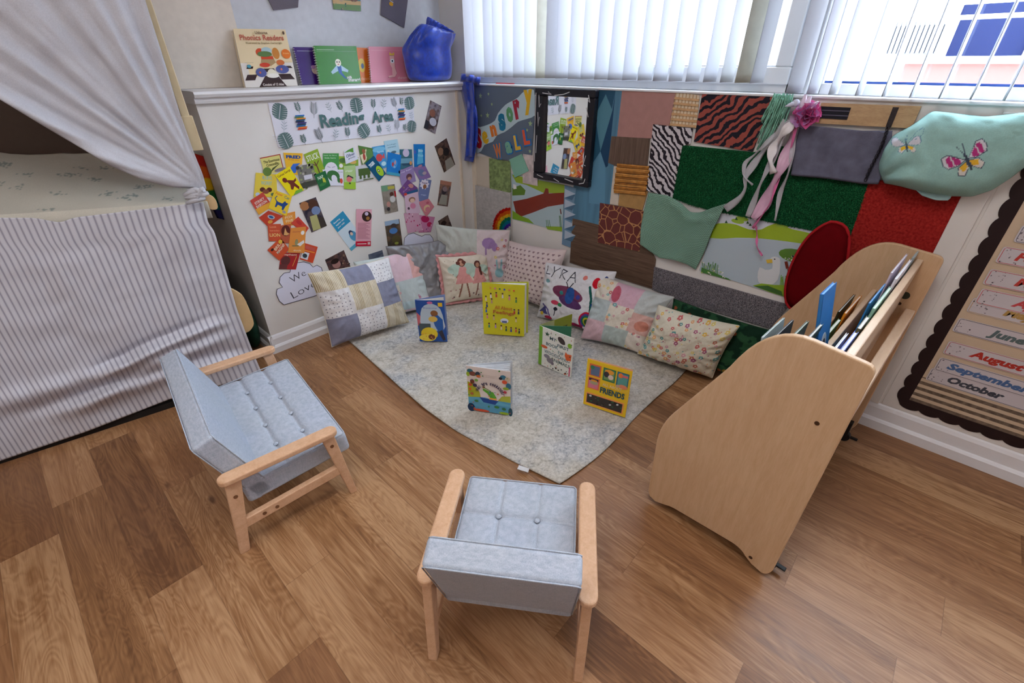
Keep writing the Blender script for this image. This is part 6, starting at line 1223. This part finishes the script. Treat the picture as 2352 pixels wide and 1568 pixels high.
# white drape gathered to the post
gx, gy = 476, 438
n = Nt('white_muslin', .9, .1); wv = n.noise(n.pos(), 8, 4); fn_ = n.noise(n.pos(), 320, 2); n.col(n.ramp(n.math('ADD', n.math('MULTIPLY', wv, .5), n.math('MULTIPLY', fn_, .5)), [(.3, lin((184, 184, 192))), (.7, lin((204, 205, 213)))])); n.bump(fn_, .3, .001); M_musl = n.m
ed2 = ([(-620, -420), (-100, -330), (240, -300)], [(-480, -60), (-200, 112), (0, 228), (120, 300), (250, 378), (330, 414), (400, 430), (440, 432), (474, 434)], [(-620, -420), (-540, -230), (-480, -60)], [(240, -300), (333, -2), (414, 262), (446, 352), (468, 405), (474, 434)])
def o2(U, V):
    S, _, _ = coons(*ed2, 240, 150); dx, dy = gx-S[:, 0], gy-S[:, 1]; r = np.hypot(dx, dy)+1; a = np.arctan2(dy, dx)
    amp = np.clip(r/260, .1, 1)*.020; w = np.sin(a*26+1.5*np.sin(a*9))*.5+np.sin(a*61+2)*.25+(fbm(a*14, r/260, 4)-.5)*1.2
    return .03+amp*w+.05*np.clip(r/500, 0, 1)+.03*(fbm(S[:, 0]/180, S[:, 1]/180, 5)-.5)+.035*np.exp(-((V-.98)/.04)**2)*np.clip((1-U)*6, 0, 1)
drape('white_drape', ed2, 240, 150, o2, M_musl, 'creased white muslin drape tied back to the den post', 'curtain')
kt = MB(); R = random.Random(5)
for k in range(16):
    a = R.uniform(0, 6.28); r = R.uniform(3, 11); p = (gx-8+r*math.cos(a), gy+6+r*math.sin(a)*1.2); q = (p[0]-R.uniform(10, 46), p[1]+R.uniform(-3, 14)); m_ = ((p[0]+q[0])/2, (p[1]+q[1])/2-R.uniform(0, 5))
    kt.tube([onv(*p, .06), onv(*m_, .065), onv(*q, .05)], [.008, .011, .006], 7)
tag(kt.build('gathered_knot', M_musl, smooth=True), 'scrunched beige fabric knot where the drape is tied', 'knot')
# floral sheet over the den top
fl = []; nuF, nvF = 150, 70
cF = [onv(-430, 520, -.01), onv(476, 462, -.01)]
V = []; U_ = []
for j in range(nvF):
    f = j/(nvF-1)
    for i in range(nuF):
        u = i/(nuF-1); p = cF[0]*(1-u)+cF[1]*u; d = np.array([.02, .80, 0])*max(0, f-.02); z = p[2]-(.07 if j == 0 else .002)+.12*f**1.6+.012*math.sin(u*9+f*5)*f+.03*(float(fbm(np.array([u*6]), np.array([f*4]), 3)[0])-.5)*f
        V.append((p[0]+d[0], p[1]+d[1], z)); U_.append((u, f))
U_ = np.array(U_); P = Paint(U_[:, 0]*1.6, U_[:, 1]*.75, (206, 200, 186)); R = random.Random(3)
for k in range(26):
    x, y = R.uniform(.5, 1.55), R.uniform(.04, .6); a0 = R.uniform(0, 6)
    for m_ in range(5):
        a = a0+m_*1.25; tip = (x+.045*math.cos(a), y+.03*math.sin(a)); s1 = (x+.028*math.cos(a+.35), y+.02*math.sin(a+.35)); s2 = (x+.028*math.cos(a-.35), y+.02*math.sin(a-.35)); P.line([(x, y), s1, tip, s2, (x, y)], .003, (150, 156, 148))
P.nz(.05, 6, 2)
fs = link('floral_sheet', V, grid(nuF, nvF), M_cloth, smooth=True, cols=P.out()); m = fs.modifiers.new('solid', 'SOLIDIFY'); m.thickness = .003
tag(fs, 'cream sheet with grey leaf outlines spread over the top of the den', 'sheet')
# timber frame of the den
fr = thing('den_frame', (.3, 2.5, 0), 'cream timber den frame with a tall post and rounded boards behind the drapes', 'play den')
M_post = flat('cream_post', (214, 196, 160), .5, .3, .05)
def postq(px0, px1, py, off, z): pass
a = onv(415, 258, -.02); b = onv(430, 258, -.02); t3 = np.array([_t[0], _t[1], 0]); n3 = np.array([_n[0], _n[1], 0])
def upr(name, c, w, d, z0, z1, mat=M_post, parent=fr, bev=.003):
    q = [c+t3*sx*w/2+n3*sy*d/2 for sx, sy in ((-1, -1), (1, -1), (1, 1), (-1, 1))]
    return MB().prism([(p[0], p[1], z0) for p in q], [(p[0], p[1], z1) for p in q]).build(name, mat, parent, bevel=bev)
c = (a+b)/2; upr('post', c, .028, .028, 1.2, 2.5); c2 = onv(432, 290, -.02); upr('post_foot', np.array([c2[0], c2[1], 0]), .05, .035, 1.10, 1.225)
MB().prism([(_a[0]-.6*_t[0], _a[1]-.6*_t[1], 0), (_b[0]-.012, _b[1], 0), (_b[0]+_n[0]*.03, _b[1]+_n[1]*.03, 0), (_a[0]-.6*_t[0]+_n[0]*.03, _a[1]-.6*_t[1]+_n[1]*.03, 0)], [(_a[0]-.6*_t[0], _a[1]-.6*_t[1], .03), (_b[0]-.012, _b[1], .03), (_b[0]+_n[0]*.03, _b[1]+_n[1]*.03, .03), (_a[0]-.6*_t[0]+_n[0]*.03, _a[1]-.6*_t[1]+_n[1]*.03, .03)]).build('base_rail', fm((30, 28, 28)), fr)
for nm, px in (('end_board', [(520, 668), (548, 672), (564, 690), (582, 735), (580, 752), (566, 764), (540, 760)]), ('top_board', [(455, 446), (484, 449), (497, 462), (499, 480), (478, 478)])):
    Q = [onv(*p, -.03) for p in smooth(px, 3)]; MB().prism(Q, [q+n3*.018 for q in Q]).build(nm, fm((222, 188, 140), .45), fr, bevel=.002)
MB().box((-1.6, 3.2, 0), (.6, 3.22, 2.2)).build('shade_panel', fm((92, 76, 66), .8), fr)  # dark sheet added so the gap above the floral sheet reads as shade
for xx in (-.6, .5):
    q = _a+_t*xx+_n*.05; upr('back_post', np.array([q[0], q[1]+.5, 0]), .04, .04, 0, .9)
# things in the gap between den and reading wall
cols5 = [(176, 40, 30), (206, 90, 30), (216, 176, 30), (40, 110, 50), (16, 90, 90), (40, 40, 90)]
L = [(440, 350), (452, 385), (465, 420), (478, 455), (488, 475), (500, 500)]; Rr = [(470, 360), (480, 392), (487, 420), (496, 450), (505, 475), (516, 505)]
V = []; C = []; ns = 36
for i in range(ns):
    f = i/(ns-1); k = min(5, int(f*6)); x0 = np.interp(f*5, range(6), [p[0] for p in L]); y0 = np.interp(f*5, range(6), [p[1] for p in L]); x1 = np.interp(f*5, range(6), [p[0] for p in Rr]); y1 = np.interp(f*5, range(6), [p[1] for p in Rr])
    for g in (0, .33, .66, 1): V.append(ony(x0+(x1-x0)*g, y0+(y1-y0)*g, 2.62-.02*math.sin(g*3))); C.append(lin(cols5[k]))
rs = link('rainbow_cloth', V, grid(4, ns), M_cloth, smooth=True, cols=C); m = rs.modifiers.new('solid', 'SOLIDIFY'); m.thickness = .004
tag(rs, 'strip of rainbow coloured fabric in the gap beside the reading wall', 'cloth')
bg = MB(); cb = np.array([.63, 2.62, .17]); bg.ball(cb, (.045, .13, .17), 20, 14)
tag(bg.build('fabric_bag', flat('dark_green_cloth', (22, 62, 48), .9, nz=.2, bump=.5, bsc=50), smooth=True), 'dark green fabric bag in the gap behind the striped curtain', 'bag')
bx = MB().box((.3, 2.62, 0), (.6, 2.95, .42)); tag(bx.build('storage_box', fm((40, 34, 30))), 'dark storage box in the gap behind the den', 'box')

# ------------------------------------------------------------------ things on the shelf
SZ = 1.3
def shelf_quad(px, yb, yt):
    """TL,TR,BR,BL pixels -> a leaning cover standing on the shelf"""
    q = [ony(*px[0], yt), ony(*px[1], yt), ony(*px[2], yb), ony(*px[3], yb)]; zt = (q[0][2]+q[1][2])/2
    for i in (2, 3): q[i][2] = SZ
    return q
def shelf_book(label, px, base, ops, yb=2.655, yt=2.70, th=.012, spiral=False, grp='spiral bound books on the shelf'):
    q = shelf_quad(px, yb, yt); nn = np.cross(q[1]-q[0], q[3]-q[0]); nn /= np.linalg.norm(nn); nn = nn if nn[1] < 0 else -nn
    t = thing('shelf_book', ((q[2]+q[3])/2)*[1, 1, 0]+np.array([0, 0, SZ]), label, 'book', grp)
    A = Art(q, nn, base, .001); A.ops(ops); A.build('front_cover', M_gloss, t)
    ins = [(p*.985+(sum(q)/4)*.015) for p in q]; MB().prism([p-nn*.001 for p in ins], [p-nn*th for p in ins]).build('pages', fm((224, 214, 196)), t)
    MB().prism([p-nn*th for p in q], [p-nn*(th+.0015) for p in q]).build('back_cover', fm(base), t)
    if spiral:
        s = MB(); n_ = 15
        for i in range(n_):
            f = (i+.7)/(n_+.4); c = q[0]*(1-f)+q[3]*f-nn*th/2; ax = (q[1]-q[0])/np.linalg.norm(q[1]-q[0]); s.tube([c+ax*.0065*math.cos(a)+nn*(th/2+.002)*math.sin(a) for a in np.linspace(0, 2*math.pi, 11)[:-1]], .0011, 5, True)
        s.build('spiral_binding', fm((214, 214, 216), .3), t, smooth=True)
    return t
ph = [('r', 0, .0, 1, .42, (222, 214, 206)), ('l', [(.08, .425), (.98, .43)], .0016, (190, 170, 140)), ('p', [(.25, 0), (.4, .19), (.65, .19), (.78, 0)], (60, 44, 46)), ('p', [(.02, .12), (.08, .22), (.26, .22), (.2, .12)], (60, 44, 46)), ('p', [(.7, .12), (.66, .22), (.9, .22), (.97, .12)], (60, 44, 46)), ('p', [(.36, .26), (.4, .32), (.6, .32), (.62, .26)], (60, 44, 46)), ('p', [(.08, .32), (.12, .36), (.22, .36), (.2, .32)], (60, 44, 46)), ('p', [(.75, .32), (.76, .36), (.94, .36), (.97, .32)], (60, 44, 46)),
      ('p', [(.38, .42), (.42, .55), (.62, .55), (.66, .42), (.55, .36)], (170, 140, 100)), ('r', .4, .48, .63, .53, (206, 70, 40)), ('e', .4, .6, .08, .07, (206, 80, 50)), ('e', .53, .63, .1, .06, (176, 200, 206)), ('e', .48, .57, .14, .05, (90, 120, 70)), ('e', .7, .58, .07, .1, (200, 130, 60)), ('e', .75, .42, .08, .05, (206, 110, 60)), ('e', .44, .38, .1, .04, (206, 70, 50)), ('e', .34, .25, .1, .08, (84, 92, 150)), ('e', .76, .3, .13, .075, (84, 92, 150)), ('e', .32, .25, .02, .02, (206, 110, 90)), ('e', .74, .3, .02, .02, (206, 110, 90)), ('e', .54, .24, .08, .07, (230, 222, 200)), ('e', .55, .19, .12, .04, (236, 230, 220)), ('e', .14, .36, .04, .03, (80, 150, 170)),
      ('e', .9, .57, .09, .085, (226, 120, 50)), ('t', '20 stories', .9, .58, .12, .025, (240, 190, 120)), ('t', 'Usborne', .5, .935, .24, .05, (130, 110, 90)), ('t', 'Phonics Readers', .5, .85, .84, .095, (190, 96, 80)), ('t', 'Illustrated by Stephen Cartwright', .52, .755, .7, .04, (150, 130, 90)), ('e', .94, .935, .02, .03, (90, 70, 60)), ('t', 'Consists of 12 titles', .52, .035, .4, .045, (226, 214, 206))]
shelf_book('cream Phonics Readers book with toy pictures, leaning on the left of the shelf', [(535, 66), (655, 68), (683, 192), (563, 197)], (232, 210, 170), ph, 2.60, 2.685, .022, grp='books on the shelf')
ins_ = [('l', [(.05, .9), (.45, .9)], .002, (190, 210, 180)), ('l', [(.05, .86), (.97, .86)], .0008, (150, 180, 140))]
shelf_book('purple spiral book half hidden behind the green one', [(673, 108), (752, 109), (762, 186), (692, 187)], (62, 28, 110), [('l', [(.08, .9), (.6, .9)], .002, (190, 180, 210)), ('e', .5, .4, .1, .12, (206, 180, 170)), ('e', .6, .33, .12, .08, (226, 200, 190)), ('e', .46, .47, .07, .05, (170, 120, 170))], 2.69, 2.728, .008, True)
shelf_book('green spiral book with a blue dragonfly drawing', [(720, 105), (818, 106), (829, 185), (733, 187)], (64, 132, 52), ins_+[('p', [(.5, .36), (.33, .26), (.3, .32), (.46, .5)], (170, 200, 214)), ('p', [(.52, .36), (.7, .3), (.72, .36), (.55, .5)], (170, 200, 214)), ('p', [(.46, .5), (.56, .5), (.56, .3), (.62, .18), (.68, .12), (.6, .15), (.48, .3)], (40, 90, 160)), ('e', .5, .56, .07, .1, (226, 220, 200)), ('e', .475, .58, .015, .02, (50, 40, 40)), ('e', .53, .58, .015, .02, (50, 40, 40)), ('e', .5, .52, .02, .012, (170, 50, 50)), ('l', [(.49, .66), (.49, .78)], .0012, (90, 60, 50)), ('t', 'sid&', .72, .17, .12, .08, (236, 236, 230)), ('t', 'shanarri', .83, .1, .3, .1, (236, 236, 230))], 2.66, 2.70, .008, True)
shelf_book('orange spiral book half hidden between the green and pink ones', [(775, 108), (846, 110), (852, 184), (786, 186)], (226, 120, 40), [('e', .72, .5, .12, .2, (226, 190, 60)), ('e', .74, .48, .05, .08, (60, 90, 120)), ('t', 'shanarri', .8, .12, .3, .1, (240, 170, 110))], 2.69, 2.728, .008, True)
shelf_book('pink spiral book with a curled cartoon worm, beside the blue bag', [(846, 107), (937, 108), (942, 183), (852, 184)], (216, 130, 150), [('l', [(.05, .9), (.97, .9)], .0008, (232, 180, 190)), ('p', [(.5, .75), (.62, .75), (.62, .4), (.66, .25), (.6, .14), (.45, .12), (.44, .18), (.54, .2), (.54, .4), (.5, .5)], (232, 180, 180)), ('l', [(.5, .75), (.62, .75), (.62, .4), (.66, .25), (.6, .14), (.42, .14)], .0014, (90, 50, 60)), ('e', .56, .6, .05, .06, (226, 230, 236)), ('e', .56, .6, .02, .03, (50, 60, 80)), ('p', [(.5, .76), (.5, .85), (.56, .8), (.62, .85), (.62, .76)], (230, 190, 80)), ('t', 'shanarri', .8, .12, .26, .08, (236, 190, 200))], 2.655, 2.70, .008, True)
# blue satin drawstring bag
n = Nt('blue_satin', .3, .6); v = n.noise(n.pos(), 60, 3); n.col(n.ramp(v, [(.3, lin((0, 42, 150))), (.7, lin((4, 66, 196)))])); n.b.inputs['Sheen Weight'].default_value = .4; M_bsat = n.m
bag = thing('drawstring_bag', (2.04, 2.57, SZ), 'royal blue satin drawstring bag standing at the window end of the shelf', 'bag')
prof_ = [(0, .0), (.12, .0), (.15, .012), (.163, .06), (.166, .12), (.163, .17), (.158, .21), (.145, .245), (.12, .268), (.09, .276), (.07, .268), (.066, .264), (.078, .276), (.09, .288), (.088, .298), (.066, .294), (.042, .265), (.03, .23)]
na = 120; V = []
Pr = curve(prof_, 46)
for j, (r, z) in enumerate(Pr):
    g = z/.31; top = np.clip((z-.17)/.09, 0, 1); col_ = float(j > 27)*np.clip((z-.25)/.05, 0, 1)
    for i in range(na):
        a = 2*math.pi*i/na; f = 1+.04*math.sin(a*3+1)*(1-top)+.07*math.sin(a*9+2*g+math.sin(a*2)*2)*top*(1-col_)+.10*math.sin(a*19)*col_+.05*(float(vnoise(np.array([a*3]), np.array([g*6]), 2)[0])-.5)+.035*math.sin(a*7+g*3)*g
        x = r*f*math.cos(a); y = r*f*math.sin(a)*.62; lean = max(0, z-.17)
        zz = z-col_*(.42*x-.35*y)-.05*lean
        V.append((2.05+x+lean*.35+.03*col_, 2.575+y-lean*.5, SZ+.003+zz))
F = [(j*na+i, j*na+(i+1) % na, (j+1)*na+(i+1) % na, (j+1)*na+i) for j in range(len(Pr)-1) for i in range(na)]
link('bag_body', V, F, M_bsat, bag, smooth=True)
tails = MB()
def band(PX, w, XX, nm, seed):
    P = curve(PX, 24); V = []
    for i in range(24):
        a, b = P[max(i-1, 0)], P[min(i+1, 23)]; t = (b-a)/np.linalg.norm(b-a); nn = np.array([-t[1], t[0]])
        for k in (-1, -.5, 0, .5, 1): q = P[i]+nn*w/2*k; V.append(onx(q[0], q[1], XX-.012*math.cos(k*2.2+seed)-.006*math.sin(i*.8+k)))
    o = link(nm, V, grid(5, 24), M_bsat, bag, smooth=True); m = o.modifiers.new('s', 'SOLIDIFY'); m.thickness = .002
band([(1064, 188), (1072, 212), (1084, 260), (1085, 320), (1074, 370)], 26, 2.195, 'hanging_tie', 1)
band([(1078, 190), (1082, 230), (1080, 300), (1078, 360)], 16, 2.17, 'hanging_tie', 2.5)
band([(1058, 178), (1080, 181), (1102, 186)], 20, 2.19, 'loose_tie', 0)
tails.tube([onx(1090, 186, 2.19), onx(1091, 250, 2.195), onx(1092, 320, 2.195)], .002, 6).build('cord', fm((10, 30, 90)), bag)
# hung on the upper wall
YU = 2.74
def up(px, base, label, ops, nm, cat, th=.003, mat=None):
    W_ = [ony(*p, YU-.002) for p in px]; A = Art(W_, NA, base, th); A.ops(ops); return tag(A.build(nm, mat or M_cloth), label, cat)
up([(585, -60), (690, -55), (684, 17), (628, 24)], (116, 110, 120), 'grey felt pennant above the shelf, left of the picture', [], 'felt_pennant', 'pennant')
up([(758, -45), (826, -42), (829, 26), (766, 21)], (80, 110, 96), 'small landscape picture pinned above the shelf', [('r', 0, 0, 1, .2, (96, 130, 70)), ('r', 0, .2, 1, .34, (196, 160, 100)), ('e', .75, .5, .2, .2, (120, 80, 60)), ('e', .3, .4, .1, .12, (176, 150, 110)), ('sp', 20, .006, [(60, 90, 70), (150, 140, 90)], 4)], 'picture', 'picture', .001, M_gloss)
up([(880, -70), (945, -70), (928, 64), (874, 34)], (112, 108, 122), 'grey felt pennant with yellow buttons, hanging above the blue bag', [('e', .38, .44, .09, .045, (226, 190, 80)), ('e', .37, .32, .08, .04, (216, 160, 50)), ('e', .38, .44, .04, .02, (190, 150, 50)), ('l', [(.3, .38), (.45, .36)], .003, (220, 220, 220))], 'felt_pennant', 'pennant')

a = onx(1140, 190, 2.262); b = onx(1180, 191, 2.262)
tag(MB().box((2.256, b[1], SILL+.006), (2.27, a[1], SILL+.012)).build('crayon', fm((196, 60, 70)), bevel=.002), 'thin red stick lying on the sill above the sensory sign', 'stick')
